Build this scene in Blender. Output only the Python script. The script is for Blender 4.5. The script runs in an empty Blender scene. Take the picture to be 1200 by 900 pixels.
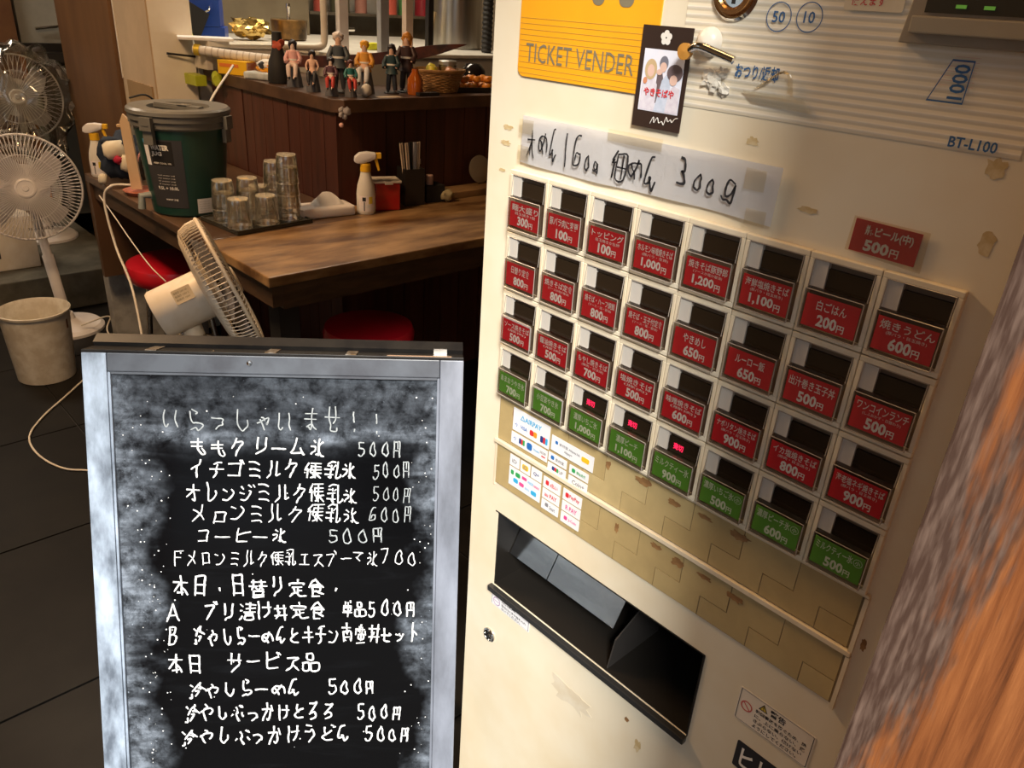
import bpy, bmesh, math, random
from mathutils import Vector, Matrix, noise
random.seed(7)
sc = bpy.context.scene
col = sc.collection
PI = math.pi
V = Vector

# ---------------------------------------------------------------- camera
CAM_Z = 1.42
RX = V((0.73099895, -0.6795405, 0.06217109))      # camera right
RY = V((-0.25875589, -0.36034468, -0.89621264))   # camera down
RZ = V((0.63141581, 0.63904336, -0.43924669))     # camera forward
cam_d = bpy.data.cameras.new('camera'); cam = bpy.data.objects.new('camera', cam_d); col.objects.link(cam)
cam_d.sensor_width = 36; cam_d.lens = 916.494 / 1200 * 36; cam_d.clip_start = 0.02
cam.matrix_world = Matrix((( RX.x, -RY.x, -RZ.x, 0), (RX.y, -RY.y, -RZ.y, 0), (RX.z, -RY.z, -RZ.z, CAM_Z), (0, 0, 0, 1)))
sc.camera = cam

# ---------------------------------------------------------------- light and exposure
sc.view_settings.view_transform = 'Standard'; sc.view_settings.look = 'None'
sc.view_settings.gamma = 1; sc.view_settings.use_curve_mapping = False
sc.view_settings.exposure = 0.22
w = bpy.data.worlds.new('sky'); sc.world = w; w.use_nodes = True
bg = w.node_tree.nodes['Background']; bg.inputs[0].default_value = (0.80, 0.89, 1.0, 1); bg.inputs[1].default_value = 0.62
sc.cycles.transparent_max_bounces = 24
def sun(energy, direction, angle, color):
    d = bpy.data.lights.new('hazy_sun', 'SUN'); d.energy = energy; d.angle = math.radians(angle); d.color = color
    o = bpy.data.objects.new('hazy_sun', d); col.objects.link(o)
    o.rotation_euler = V(direction).to_track_quat('-Z', 'Y').to_euler(); return o
sun(6.4, (0.62, 0.71, -0.82), 15, (1.0, 0.95, 0.87))
def area(name, loc, size, energy, color, to=(0, 0, -1), size_y=None):
    d = bpy.data.lights.new(name, 'AREA'); d.energy = energy; d.color = color; d.size = size
    if size_y: d.shape = 'RECTANGLE'; d.size_y = size_y
    o = bpy.data.objects.new(name, d); col.objects.link(o); o.location = loc
    o.rotation_euler = V(to).to_track_quat('-Z', 'Y').to_euler(); return o
area('kitchen_lamp', (2.1, 3.3, 2.42), 0.9, 20, (1.0, 0.86, 0.66), size_y=0.3)
area('added_warm_fill', (0.1, 2.1, 2.42), 0.5, 38, (1.0, 0.62, 0.32))  # added warm fill for machine and column, not a known fitting
area('added_machine_fill', (0.22, 0.42, 2.42), 0.25, 1.6, (1.0, 0.55, 0.20))  # added weak fill to warm the right of the machine face
area('added_back_fill', (0.2, 4.4, 2.42), 0.6, 20, (1.0, 0.82, 0.62))  # added fill to brighten the fridge corner, no known source

# ---------------------------------------------------------------- materials
MATS = {}
def nd(nt, t, **k):
    n = nt.nodes.new(t)
    for a, b in k.items():
        if a in n.inputs: n.inputs[a].default_value = b
        else: setattr(n, a, b)
    return n
def mat(name, c, rough=0.5, metal=0.0, c2=None, scale=8.0, stretch=(1, 1, 1), bump=0.0, spec=0.5, detail=4, lo=0.4, hi=0.65, coat=0.0, emit=None, alpha=1.0, trans=0.0, bscale=None):
    if name in MATS: return MATS[name]
    m = bpy.data.materials.new(name); m.use_nodes = True; nt = m.node_tree; L = nt.links.new
    p = nt.nodes['Principled BSDF']
    p.inputs['Base Color'].default_value = (*c, 1); p.inputs['Roughness'].default_value = rough
    p.inputs['Metallic'].default_value = metal; p.inputs['Specular IOR Level'].default_value = spec
    p.inputs['Coat Weight'].default_value = coat; p.inputs['Alpha'].default_value = alpha
    p.inputs['Transmission Weight'].default_value = trans
    if emit: p.inputs['Emission Color'].default_value = (*emit[:3], 1); p.inputs['Emission Strength'].default_value = emit[3]
    tc = nd(nt, 'ShaderNodeTexCoord'); mp = nd(nt, 'ShaderNodeMapping'); mp.inputs['Scale'].default_value = stretch
    L(tc.outputs['Object'], mp.inputs['Vector'])
    no = nd(nt, 'ShaderNodeTexNoise', Scale=scale, Detail=detail, Roughness=0.6); L(mp.outputs[0], no.inputs['Vector'])
    if c2 is None: c2 = tuple(x * 0.86 for x in c)
    r = nd(nt, 'ShaderNodeValToRGB'); r.color_ramp.elements[0].position = lo; r.color_ramp.elements[1].position = hi
    r.color_ramp.elements[0].color = (*c2, 1); r.color_ramp.elements[1].color = (*c, 1)
    L(no.outputs['Fac'], r.inputs['Fac']); L(r.outputs[0], p.inputs['Base Color'])
    if bump:
        b = nd(nt, 'ShaderNodeBump', Strength=bump, Distance=0.004)
        if bscale:
            n2 = nd(nt, 'ShaderNodeTexNoise', Scale=bscale, Detail=3); L(mp.outputs[0], n2.inputs['Vector']); L(n2.outputs['Fac'], b.inputs['Height'])
        else: L(no.outputs['Fac'], b.inputs['Height'])
        L(b.outputs[0], p.inputs['Normal'])
    MATS[name] = m; return m
def clear(name, tint=(1, 1, 1), rough=0.04, base=0.06, gain=1.6, refract_haze=0.0):
    if name in MATS: return MATS[name]
    m = bpy.data.materials.new(name); m.use_nodes = True; nt = m.node_tree; L = nt.links.new; nt.nodes.clear()
    o = nd(nt, 'ShaderNodeOutputMaterial'); t = nd(nt, 'ShaderNodeBsdfTransparent'); t.inputs[0].default_value = (*tint, 1)
    g = nd(nt, 'ShaderNodeBsdfGlossy'); g.inputs['Roughness'].default_value = rough; g.inputs[0].default_value = (1, 1, 1, 1)
    f = nd(nt, 'ShaderNodeFresnel'); f.inputs[0].default_value = 1.45
    ma = nd(nt, 'ShaderNodeMath', operation='MULTIPLY_ADD'); ma.inputs[1].default_value = gain; ma.inputs[2].default_value = base; ma.use_clamp = True
    x = nd(nt, 'ShaderNodeMixShader')
    L(f.outputs[0], ma.inputs[0]); L(ma.outputs[0], x.inputs[0]); L(t.outputs[0], x.inputs[1]); L(g.outputs[0], x.inputs[2])
    if refract_haze:  # diffuse share brightens the glass in place of refracted light
        d = nd(nt, 'ShaderNodeBsdfTranslucent'); d.inputs[0].default_value = (0.9, 0.85, 0.72, 1); d2 = nd(nt, 'ShaderNodeBsdfDiffuse'); d2.inputs[0].default_value = (0.85, 0.80, 0.68, 1)
        a_ = nd(nt, 'ShaderNodeAddShader'); L(d.outputs[0], a_.inputs[0]); L(d2.outputs[0], a_.inputs[1])
        y = nd(nt, 'ShaderNodeMixShader'); y.inputs[0].default_value = refract_haze; L(x.outputs[0], y.inputs[1]); L(a_.outputs[0], y.inputs[2]); x = y
    L(x.outputs[0], o.inputs[0])
    MATS[name] = m; return m
cream = mat('cream_enamel', (0.80, 0.73, 0.57), 0.42, c2=(0.72, 0.60, 0.40), scale=5, lo=0.25, hi=0.6, bump=0.02, bscale=60)
creamfr = mat('cream_plastic', (0.80, 0.72, 0.56), 0.35, c2=(0.72, 0.62, 0.44), scale=20)
darkplast = mat('black_plastic', (0.018, 0.016, 0.015), 0.35)
blackmat = mat('matte_black', (0.012, 0.011, 0.011), 0.7)
window_m = mat('dark_window', (0.022, 0.014, 0.008), 0.12)
steel = mat('brushed_steel', (0.52, 0.50, 0.46), 0.28, 1.0, scale=40, stretch=(1, 1, 0.05), c2=(0.42, 0.40, 0.36))
chrome = mat('chrome', (0.78, 0.76, 0.72), 0.12, 1.0)
white_pl = mat('white_plastic', (0.78, 0.75, 0.68), 0.38, c2=(0.70, 0.65, 0.56), scale=14)
white_paper = mat('white_paper', (0.82, 0.82, 0.84), 0.7, c2=(0.76, 0.76, 0.78), scale=9)
red_card = mat('red_card', (0.62, 0.012, 0.022), 0.55, c2=(0.55, 0.01, 0.02))
green_card = mat('green_card', (0.13, 0.36, 0.035), 0.55, c2=(0.11, 0.31, 0.03))
print_white = mat('white_print', (0.88, 0.86, 0.80), 0.6)
print_black = mat('black_print', (0.02, 0.02, 0.025), 0.6)
print_blue = mat('blue_print', (0.03, 0.13, 0.33), 0.5)
print_red = mat('red_print', (0.65, 0.04, 0.05), 0.5)
print_grey = mat('grey_print', (0.22, 0.19, 0.12), 0.5)
key_clear = clear('clear_key_plastic', (0.97, 0.95, 0.92), 0.10, 0.02, 0.7)
glass_m = clear('tumbler_glass', (0.985, 0.975, 0.93), 0.05, 0.05, 2.8, refract_haze=0.028)
greywood = mat('worn_counter_wood', (0.36, 0.22, 0.10), 0.36, c2=(0.10, 0.048, 0.018), scale=6, stretch=(0.7, 2.2, 2), lo=0.36, hi=0.66, bump=0.05, detail=7)
counter_edge = mat('counter_edge_wood', (0.075, 0.042, 0.022), 0.5, c2=(0.04, 0.022, 0.012), scale=12, stretch=(0.6, 0.6, 3))
redwood = mat('dark_red_planks', (0.075, 0.021, 0.012), 0.45, c2=(0.035, 0.011, 0.007), scale=9, stretch=(3, 3, 0.25), lo=0.3, hi=0.7, bump=0.06)
redwood2 = mat('mid_red_planks', (0.105, 0.033, 0.019), 0.45, c2=(0.05, 0.016, 0.010), scale=9, stretch=(3, 3, 0.25), lo=0.3, hi=0.7, bump=0.06)
ledge_m = mat('dark_ledge_wood', (0.095, 0.048, 0.026), 0.42, c2=(0.055, 0.028, 0.016), scale=10)
brownboard = mat('brown_panel', (0.17, 0.085, 0.035), 0.5, c2=(0.09, 0.043, 0.02), scale=3, stretch=(2, 2, 0.4), lo=0.3, hi=0.7)
wallwhite = mat('white_plaster', (0.80, 0.74, 0.62), 0.8, scale=6, c2=(0.74, 0.67, 0.55))
walltan = mat('shaded_tan_face', (0.55, 0.42, 0.28), 0.7, scale=5)
floor_m = mat('black_floor_tile', (0.010, 0.009, 0.008), 0.55, c2=(0.005, 0.0045, 0.0045), scale=4, bump=0.03, spec=0.22)
grime = mat('grey_concrete', (0.13, 0.125, 0.10), 0.75, c2=(0.07, 0.066, 0.05), scale=7, bump=0.1)
fan_ivory = mat('ivory_fan_plastic', (0.74, 0.68, 0.58), 0.42, c2=(0.62, 0.52, 0.38), scale=9)
fan_white = mat('white_fan_plastic', (0.74, 0.73, 0.74), 0.4, c2=(0.66, 0.64, 0.65), scale=9)
yellow_m = mat('yellow_plastic', (0.85, 0.52, 0.03), 0.45)
gold_m = mat('gold_foil', (0.75, 0.55, 0.2), 0.25, 1.0)

# ---------------------------------------------------------------- mesh helpers
def new_bm(): return bmesh.new()
def link(name, me, m=None, parent=None, loc=None, M=None):
    o = bpy.data.objects.new(name, me); col.objects.link(o)
    if m is not None and len(me.materials) == 0: me.materials.append(m)
    if parent: o.parent = parent
    if M is not None: o.matrix_local = M
    elif loc is not None: o.location = loc
    return o
def obj(name, bm, m, parent=None, loc=None, M=None, smooth=None, bevel=0.0):
    if bevel:
        bmesh.ops.bevel(bm, geom=[e for e in bm.edges], offset=bevel, segments=2, affect='EDGES', profile=0.6, clamp_overlap=True)
    bmesh.ops.recalc_face_normals(bm, faces=bm.faces)
    me = bpy.data.meshes.new(name); bm.to_mesh(me); bm.free()
    if smooth is not None:
        me.polygons.foreach_set('use_smooth', [True] * len(me.polygons))
        me.set_sharp_from_angle(angle=math.radians(smooth))
    return link(name, me, m, parent, loc, M)
def tag(o, label=None, cat=None, group=None, kind=None):
    if label: o['label'] = label
    if cat: o['category'] = cat
    if group: o['group'] = group
    if kind: o['kind'] = kind
    return o
def thing(name, label, cat, loc=(0, 0, 0), rz=0.0, group=None):
    o = bpy.data.objects.new(name, None); o.empty_display_size = 0.05; col.objects.link(o)
    o.location = loc; o.rotation_euler = (0, 0, rz); return tag(o, label, cat, group)
def copy_tree(o, parent=None):
    c = o.copy(); col.objects.link(c); c.parent = parent
    for ch in list(o.children): copy_tree(ch, c)
    return c
def box(bm, x0, x1, y0, y1, z0, z1, M=None):
    vs = [bm.verts.new(V((x, y, z))) for z in (z0, z1) for x, y in ((x0, y0), (x1, y0), (x1, y1), (x0, y1))]
    if M is not None:
        for v in vs: v.co = M @ v.co
    for f in ((3, 2, 1, 0), (4, 5, 6, 7), (0, 1, 5, 4), (1, 2, 6, 5), (2, 3, 7, 6), (3, 0, 4, 7)): bm.faces.new([vs[i] for i in f])
    return bm
def bx(x0, x1, y0, y1, z0, z1, M=None): return box(new_bm(), x0, x1, y0, y1, z0, z1, M)
def lathe(bm, prof, n=32, M=None, close=False):
    rings = []
    for r, z in prof:
        ring = []
        for i in range(n):
            a = 2 * PI * i / n; c = V((r * math.cos(a), r * math.sin(a), z))
            ring.append(bm.verts.new(M @ c if M is not None else c))
        rings.append(ring)
    for a, b in zip(rings, rings[1:] + ([rings[0]] if close else [])):
        for i in range(n): bm.faces.new((a[i], a[(i + 1) % n], b[(i + 1) % n], b[i]))
    if not close:
        if prof[0][0] > 1e-4: bm.faces.new(rings[0][::-1])
        if prof[-1][0] > 1e-4: bm.faces.new(rings[-1])
    return bm
def lat(prof, n=32, M=None, close=False): return lathe(new_bm(), prof, n, M, close)
def tube(bm, pts, r, n=8, closed=False, taper=None):
    pts = [V(p) for p in pts]; k = len(pts); rings = []; up = V((0, 0, 1)); prev = None
    for i, p in enumerate(pts):
        if closed: t = (pts[(i + 1) % k] - pts[i - 1])
        else: t = pts[min(i + 1, k - 1)] - pts[max(i - 1, 0)]
        t.normalize()
        if prev is None:
            s = t.cross(up);
            if s.length < 1e-3: s = t.cross(V((1, 0, 0)))
        else: s = prev - t * prev.dot(t)
        s.normalize(); prev = s; q = t.cross(s)
        rr = r if taper is None else r * taper[i]
        rings.append([bm.verts.new(p + (s * math.cos(a) + q * math.sin(a)) * rr) for a in [2 * PI * j / n for j in range(n)]])
    for i in range(k if closed else k - 1):
        a, b = rings[i], rings[(i + 1) % k]
        for j in range(n): bm.faces.new((a[j], a[(j + 1) % n], b[(j + 1) % n], b[j]))
    if not closed: bm.faces.new(rings[0][::-1]); bm.faces.new(rings[-1])
    return bm
def tb(pts, r, n=8, closed=False, taper=None): return tube(new_bm(), pts, r, n, closed, taper)
def smooth_path(pts, sub=6):
    pts = [V(p) for p in pts]; out = []
    P = [pts[0] * 2 - pts[1]] + pts + [pts[-1] * 2 - pts[-2]]
    for i in range(1, len(P) - 2):
        for s in range(sub):
            t = s / sub; a, b, c, d = P[i - 1], P[i], P[i + 1], P[i + 2]
            out.append(0.5 * ((2 * b) + (c - a) * t + (2 * a - 5 * b + 4 * c - d) * t * t + (3 * b - 3 * c + d - a) * t ** 3))
    out.append(pts[-1]); return out
def prism(bm, poly, z0, z1, M=None):
    a = [V((x, y, z0)) for x, y in poly]; b = [V((x, y, z1)) for x, y in poly]
    if M is not None: a = [M @ p for p in a]; b = [M @ p for p in b]
    a = [bm.verts.new(p) for p in a]; b = [bm.verts.new(p) for p in b]; n = len(poly)
    bm.faces.new(a[::-1]); bm.faces.new(b)
    for i in range(n): bm.faces.new((a[i], a[(i + 1) % n], b[(i + 1) % n], b[i]))
    return bm
def pri(poly, z0, z1, M=None): return prism(new_bm(), poly, z0, z1, M)
def rrect(x0, x1, y0, y1, r, n=5):
    out = []
    for cx, cy, a0 in ((x1 - r, y1 - r, 0), (x0 + r, y1 - r, 90), (x0 + r, y0 + r, 180), (x1 - r, y0 + r, 270)):
        for i in range(n + 1):
            a = math.radians(a0 + 90 * i / n); out.append((cx + r * math.cos(a), cy + r * math.sin(a)))
    return out
def blob(bm, c, r, seed=0, rough=0.25, sub=2, freq=2.0):
    g = bmesh.ops.create_icosphere(bm, subdivisions=sub, radius=1.0)
    for v in g['verts']:
        n = noise.noise(v.co * freq + V((seed * 7.1, seed * 3.3, 0)))
        k = 1 + rough * n * 2; v.co = V((v.co.x * r[0] * k, v.co.y * r[1] * k, v.co.z * r[2] * k)) + V(c)
    return bm
def blb(c, r, seed=0, rough=0.25, sub=2, freq=2.0): return blob(new_bm(), c, r, seed, rough, sub, freq)
def struct(name, bm, m, parent=None, **k): o = obj(name, bm, m, parent, **k); o['kind'] = 'structure'; return o
def axes(o, x, y, z): return Matrix(((x[0], y[0], z[0], o[0]), (x[1], y[1], z[1], o[1]), (x[2], y[2], z[2], o[2]), (0, 0, 0, 1)))

# text: font outlines turned into flat meshes
TXT = {}
def glyph_bm(body, offset=0.0, res=2):
    key = (body, offset)
    if key not in TXT:
        c = bpy.data.curves.new('t', 'FONT'); c.body = body; c.size = 1; c.offset = offset; c.resolution_u = res
        o = bpy.data.objects.new('t', c); col.objects.link(o)
        dg = bpy.context.evaluated_depsgraph_get(); TXT[key] = bpy.data.meshes.new_from_object(o.evaluated_get(dg))
        bpy.data.objects.remove(o)
    return TXT[key]
def put_text(bm, body, x0, x1, y0, y1, z=0.0, offset=0.0, keep=False, M=None):
    me = glyph_bm(body, offset); vs = [v.co for v in me.vertices]
    if not vs: return bm
    ax, bx_ = min(v.x for v in vs), max(v.x for v in vs); ay, by = min(v.y for v in vs), max(v.y for v in vs)
    sx, sy = (x1 - x0) / (bx_ - ax), (y1 - y0) / (by - ay)
    if keep:
        s = min(sx, sy); cx, cy = (x0 + x1) / 2, (y0 + y1) / 2
        x0 = cx - s * (bx_ - ax) / 2; y0 = cy - s * (by - ay) / 2; sx = sy = s
    nv = []
    for v in vs:
        p = V((x0 + (v.x - ax) * sx, y0 + (v.y - ay) * sy, z)); nv.append(bm.verts.new(M @ p if M is not None else p))
    for p in me.polygons:
        try: bm.faces.new([nv[i] for i in p.vertices])
        except ValueError: pass
    return bm

# handwriting: strokes on a ten by ten grid, y down
G = {
'い':'1214172837|62646678','ら':'40615 2|31344656768 7695839'.replace(' ',''),'っ':'244464757677675849','し':'31353759687775','や':'15344373847666|41525 3|24374 9'.replace(' ',''),
'ゃ':'25354463736665|43535 4|34465 8'.replace(' ',''),'ま':'2272|2474|50535658473756 6778'.replace(' ',''),'せ':'1484|60636556|30344749797 8'.replace(' ',''),'!':'5152535455|5859','も':'1363|1565|4143465869786 6'.replace(' ',''),
'ク':'4033 15|32727364564739'.replace(' ',''),'リ':'303436|7073756748 39'.replace(' ',''),'ー':'15354585','ム':'4033261878|6578 89'.replace(' ',''),
'氷':'5053565958 48|1434 36 27 18|7263 54|5456687989|2132'.replace(' ',''),'5':'7050 30|3033 34|34546475776859 3928'.replace(' ',''),'0':'50322427 3859 687764 6250'.replace(' ',''),'円':'2023262 9|20507073767978|2575|5054'.replace(' ',''),
'イ':'70625334 25|535659'.replace(' ',''),'チ':'7050 31|1484|514556 4839'.replace(' ',''),'ゴ':'1272737678|1878|7081|8092','ミ':'2 0507 1|24547 5|286879'.replace(' ',''),'ル':'3033353719|6063666887','練':'301323|2314|1434|24292 8|4090|4292|424696|4494|6069|64576 849|6577 99'.replace(' ',''),
'乳':'60402 1|2232|4243|6253|1454|54444749 38|1757|7073767998 97'.replace(' ',''),'オ':'1383|50535659 48|533517'.replace(' ',''),'レ':'30333639587674','ン':'1233|18487462','ジ':'2132|1435|18487463|6071|8091','メ':'7064462819|2344667 8'.replace(' ',''),'ロ':'2225282 9|22727578|2878'.replace(' ','')[:22],
'コ':'2272757878|2878','ヒ':'8253 24|2023 262848 78'.replace(' ',''),'6':'7050 32262858 77 7565 4537'.replace(' ',''),'エ':'2272|5255 58|1888'.replace(' ',''),'ス':'2272635447 29|566789'.replace(' ',''),'プ':'22727364 56 39|80919291 80'.replace(' ',''),'マ':'1282735445|3556 67'.replace(' ',''),'7':'20507 0|7063554739'.replace(' ',''),
'本':'1383|50535659|3868|523517 |5355 7789'.replace(' ',''),'日':'20232629|20507073767 9|2474|2878'.replace(' ',''),'.':'5556','替':'1141|20 23 15|0343|3445|5181|6063 55|5393|6475|26 272 9|26767779|2878|2979'.replace(' ',''),'り':'303335 34|7073756748 39'.replace(' ',''),'定':'5051|1312 82 83|2474|5458|5676|3537 19|2847 69 99'.replace(' ',''),
'食':'50311 4|507294|3343 73|33 3639|33737636|3474|3979|5 67798'.replace(' ',''),'A':'503519|507789|3676'.replace(' ',''),'ブ':'22727364 56 39|7081|8091'.replace(' ',''),'漬':'1122|1424|1928 27|4191|4393|3595|6065|4676 86|46498 986|4787'.replace(' ',''),'け':'20232629|4383|70737567 58'.replace(' ',''),'丼':'1282|1686|303436 28|70737679|4445'.replace(' ',''),
'単':'3132|5152|7071|2373|2326 76 73|2474 |1787|5359'.replace(' ','').replace('|2474','|2474'),'品':'3060 63 33 30|15454 9191 5|5595995955'.replace(' ',''),'B':'20232629|2050615344 24|54756 8592 9'.replace(' ',''),'冷':'1122|1929 27|60422 5|606294|5373|456 54 8|6375 57'.replace(' ','')[:40],'め':'24354658|6254372716143353738587','ん':'50311737463647596877',
'と':'3133 45|73542627 4878'.replace(' ',''),'キ':'2373|1686|405459','南':'1282|5053|2429|24848988|4455|6455|3777|3878|5559'.replace(' ','')[:42],'蛮':'5051|1282|3343|4144|6164|1215|8395|3575 77 37 35|5558|2989'.replace(' ',''),'セ':'1484 73|30343748 78'.replace(' ',''),'ッ':'2435|4455|74665738','ト':'40434649|446576','サ':'1383|3035|70737557 39'.replace(' ',''),'ビ':'8253 24|2023 262848 78|7081|8091'.replace(' ',''),
'ぶ':'4152|5354455769 58|2516|8485 96|7081|8091'.replace(' ',''),'か':'1363656759 48|4043 2719|7184'.replace(' ',''),'う':'3161|2454637476 6749'.replace(' ',''),'ど':'3133 45|73542627 4878|7080|8191'.replace(' ','')[:38],'太':'1383|5053 4519|5367 89|4648'.replace(' ',''),'1':'5052555759','細':'301323|2314|1434|24292 8|4191 99 49 41|4595|7179'.replace(' ',''),'3':'3050 6264 44|44 6577 58 28'.replace(' ',''),'g':'7342 3547 66 73|7376 79 58 38 27'.replace(' ',''),
'ろ':'2050702 6|26456577 6839'.replace(' ',''),'F':'2023262 9|2080|2464'.replace(' ',''),
}
def strokes(bm, s, x0, x1, yb, h, wid, seed=1, z=0.0, slope=0.0, jit=0.02, sub=4):
    """write s between x0 and x1 with its base line at yb (y up) and letter height h"""
    rnd = random.Random(seed); n = len(s); adv = (x1 - x0) / n
    for i, ch in enumerate(s):
        if ch == ' ': continue
        g = G[ch]; sx = adv * rnd.uniform(0.84, 1.02); sy = h * rnd.uniform(0.86, 1.1); dy = h * rnd.uniform(-0.08, 0.08); sh = rnd.uniform(-0.06, 0.12)
        for st in g.split('|'):
            if len(st) % 2: st = st[:-1]
            pts = [(int(st[k]), int(st[k + 1])) for k in range(0, len(st), 2)]
            P = []
            for a, b in pts:
                u = a / 9.5 + rnd.uniform(-jit, jit); v = (9 - b) / 9.5 + rnd.uniform(-jit, jit)
                p = V((x0 + i * adv + (u + sh * v) * sx, yb + dy + slope * (i * adv) + v * sy, 0))
                if not P or (p - P[-1]).length > 1e-5: P.append(p)
            if len(P) < 2: P.append(P[0] + V((wid * 0.6, -wid * 0.6, 0)))
            P = smooth_path(P, sub) if len(P) > 2 else P
            L, R_ = [], []
            for k, p in enumerate(P):
                t = (P[min(k + 1, len(P) - 1)] - P[max(k - 1, 0)]); t.normalize(); nn = V((-t.y, t.x, 0))
                ww = wid * 0.5 * (0.8 + 0.35 * noise.noise(V((p.x * 300, p.y * 300, seed))))
                if k == 0: p = p - t * ww * 0.7
                if k == len(P) - 1: p = p + t * ww * 0.7; ww *= 0.7
                z_ = z + 0.00002 * (i % 3)
                L.append(bm.verts.new((p.x + nn.x * ww, p.y + nn.y * ww, z_))); R_.append(bm.verts.new((p.x - nn.x * ww, p.y - nn.y * ww, z_)))
            for k in range(len(P) - 1): bm.faces.new((R_[k], R_[k + 1], L[k + 1], L[k]))
    return bm

def frame_only(y0, y1, z0, z1):
    b = new_bm(); box(b, -1.66, -1.62, y0, y1, z0, z0 + 0.03); box(b, -1.66, -1.62, y0, y1, z1 - 0.03, z1); box(b, -1.66, -1.62, y0, y0 + 0.03, z0 + 0.03, z1 - 0.03); box(b, -1.66, -1.62, y1 - 0.03, y1, z0 + 0.03, z1 - 0.03); return b
# ================================================================ THE SETTING
# floor: outside pavement and black floor tiles
struct('ground', bx(-9, 9, -9, 9, -0.10, -0.061), mat('asphalt', (0.10, 0.098, 0.095), 0.85))
fl = struct('floor', bx(-1.6, 3.4, 0.0, 5.6, -0.06, -0.006), blackmat)
tile_me = None
for i in range(-3, 6):
    for j in range(0, 10):
        x, y = i * 0.6 - 0.02, j * 0.6 - 0.28
        x0, x1, y0, y1 = max(x, -1.6), min(x + 0.594, 3.4), max(y, 0.0), min(y + 0.594, 5.6)
        if x1 - x0 < 0.05 or y1 - y0 < 0.05: continue
        if x > 1.3 and y > 2.6: continue
        obj('tile', bx(x0, x1, y0, y1, -0.006, 0.0 - random.random() * 0.0012), floor_m, fl)
struct('ceiling', bx(-1.6, 3.4, 0.0, 5.6, 2.5, 2.56), mat('ceiling_paint', (0.42, 0.38, 0.31), 0.8))
lw = new_bm()
for a in ((0.0, 1.35, 0, 2.5), (2.65, 5.6, 0, 2.5), (1.35, 2.65, 0, 0.95), (1.35, 2.65, 1.75, 2.5)): box(lw, -1.68, -1.6, a[0], a[1], a[2], a[3])
struct('wall_left', lw, mat('left_wall_paint', (0.30, 0.24, 0.17), 0.8))
w1 = struct('window_1', frame_only(1.35, 2.65, 0.95, 1.75), mat('window_frame', (0.30, 0.30, 0.30), 0.4))
obj('pane', bx(-1.643, -1.640, 1.38, 2.62, 0.98, 1.72), clear('window_glass', (0.96, 0.98, 0.97), 0.02, 0.04, 1.0), w1)
struct('wall_back', bx(-1.6, 3.4, 5.6, 5.68, 0, 2.5), mat('back_wall_board', (0.14, 0.085, 0.05), 0.7, c2=(0.08, 0.05, 0.03), scale=3))
struct('wall_right', bx(3.4, 3.48, 0.0, 5.6, 0, 2.5), mat('right_wall_paint', (0.24, 0.19, 0.13), 0.8))
# shop front: wall to the right of the doorway, header above
struct('wall_front', bx(0.42, 3.4, -0.06, 0.045, 0, 2.5), mat('front_wall_board', (0.35, 0.2, 0.1), 0.7))
struct('trim_1', bx(-1.6, 0.42, -0.06, 0.045, 2.25, 2.5), mat('front_wall_board', (0.35, 0.2, 0.1)))
struct('wall_front_left', bx(-1.6, -1.15, -0.06, 0.045, 0, 2.25), mat('front_wall_board', (0.35, 0.2, 0.1)))
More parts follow.
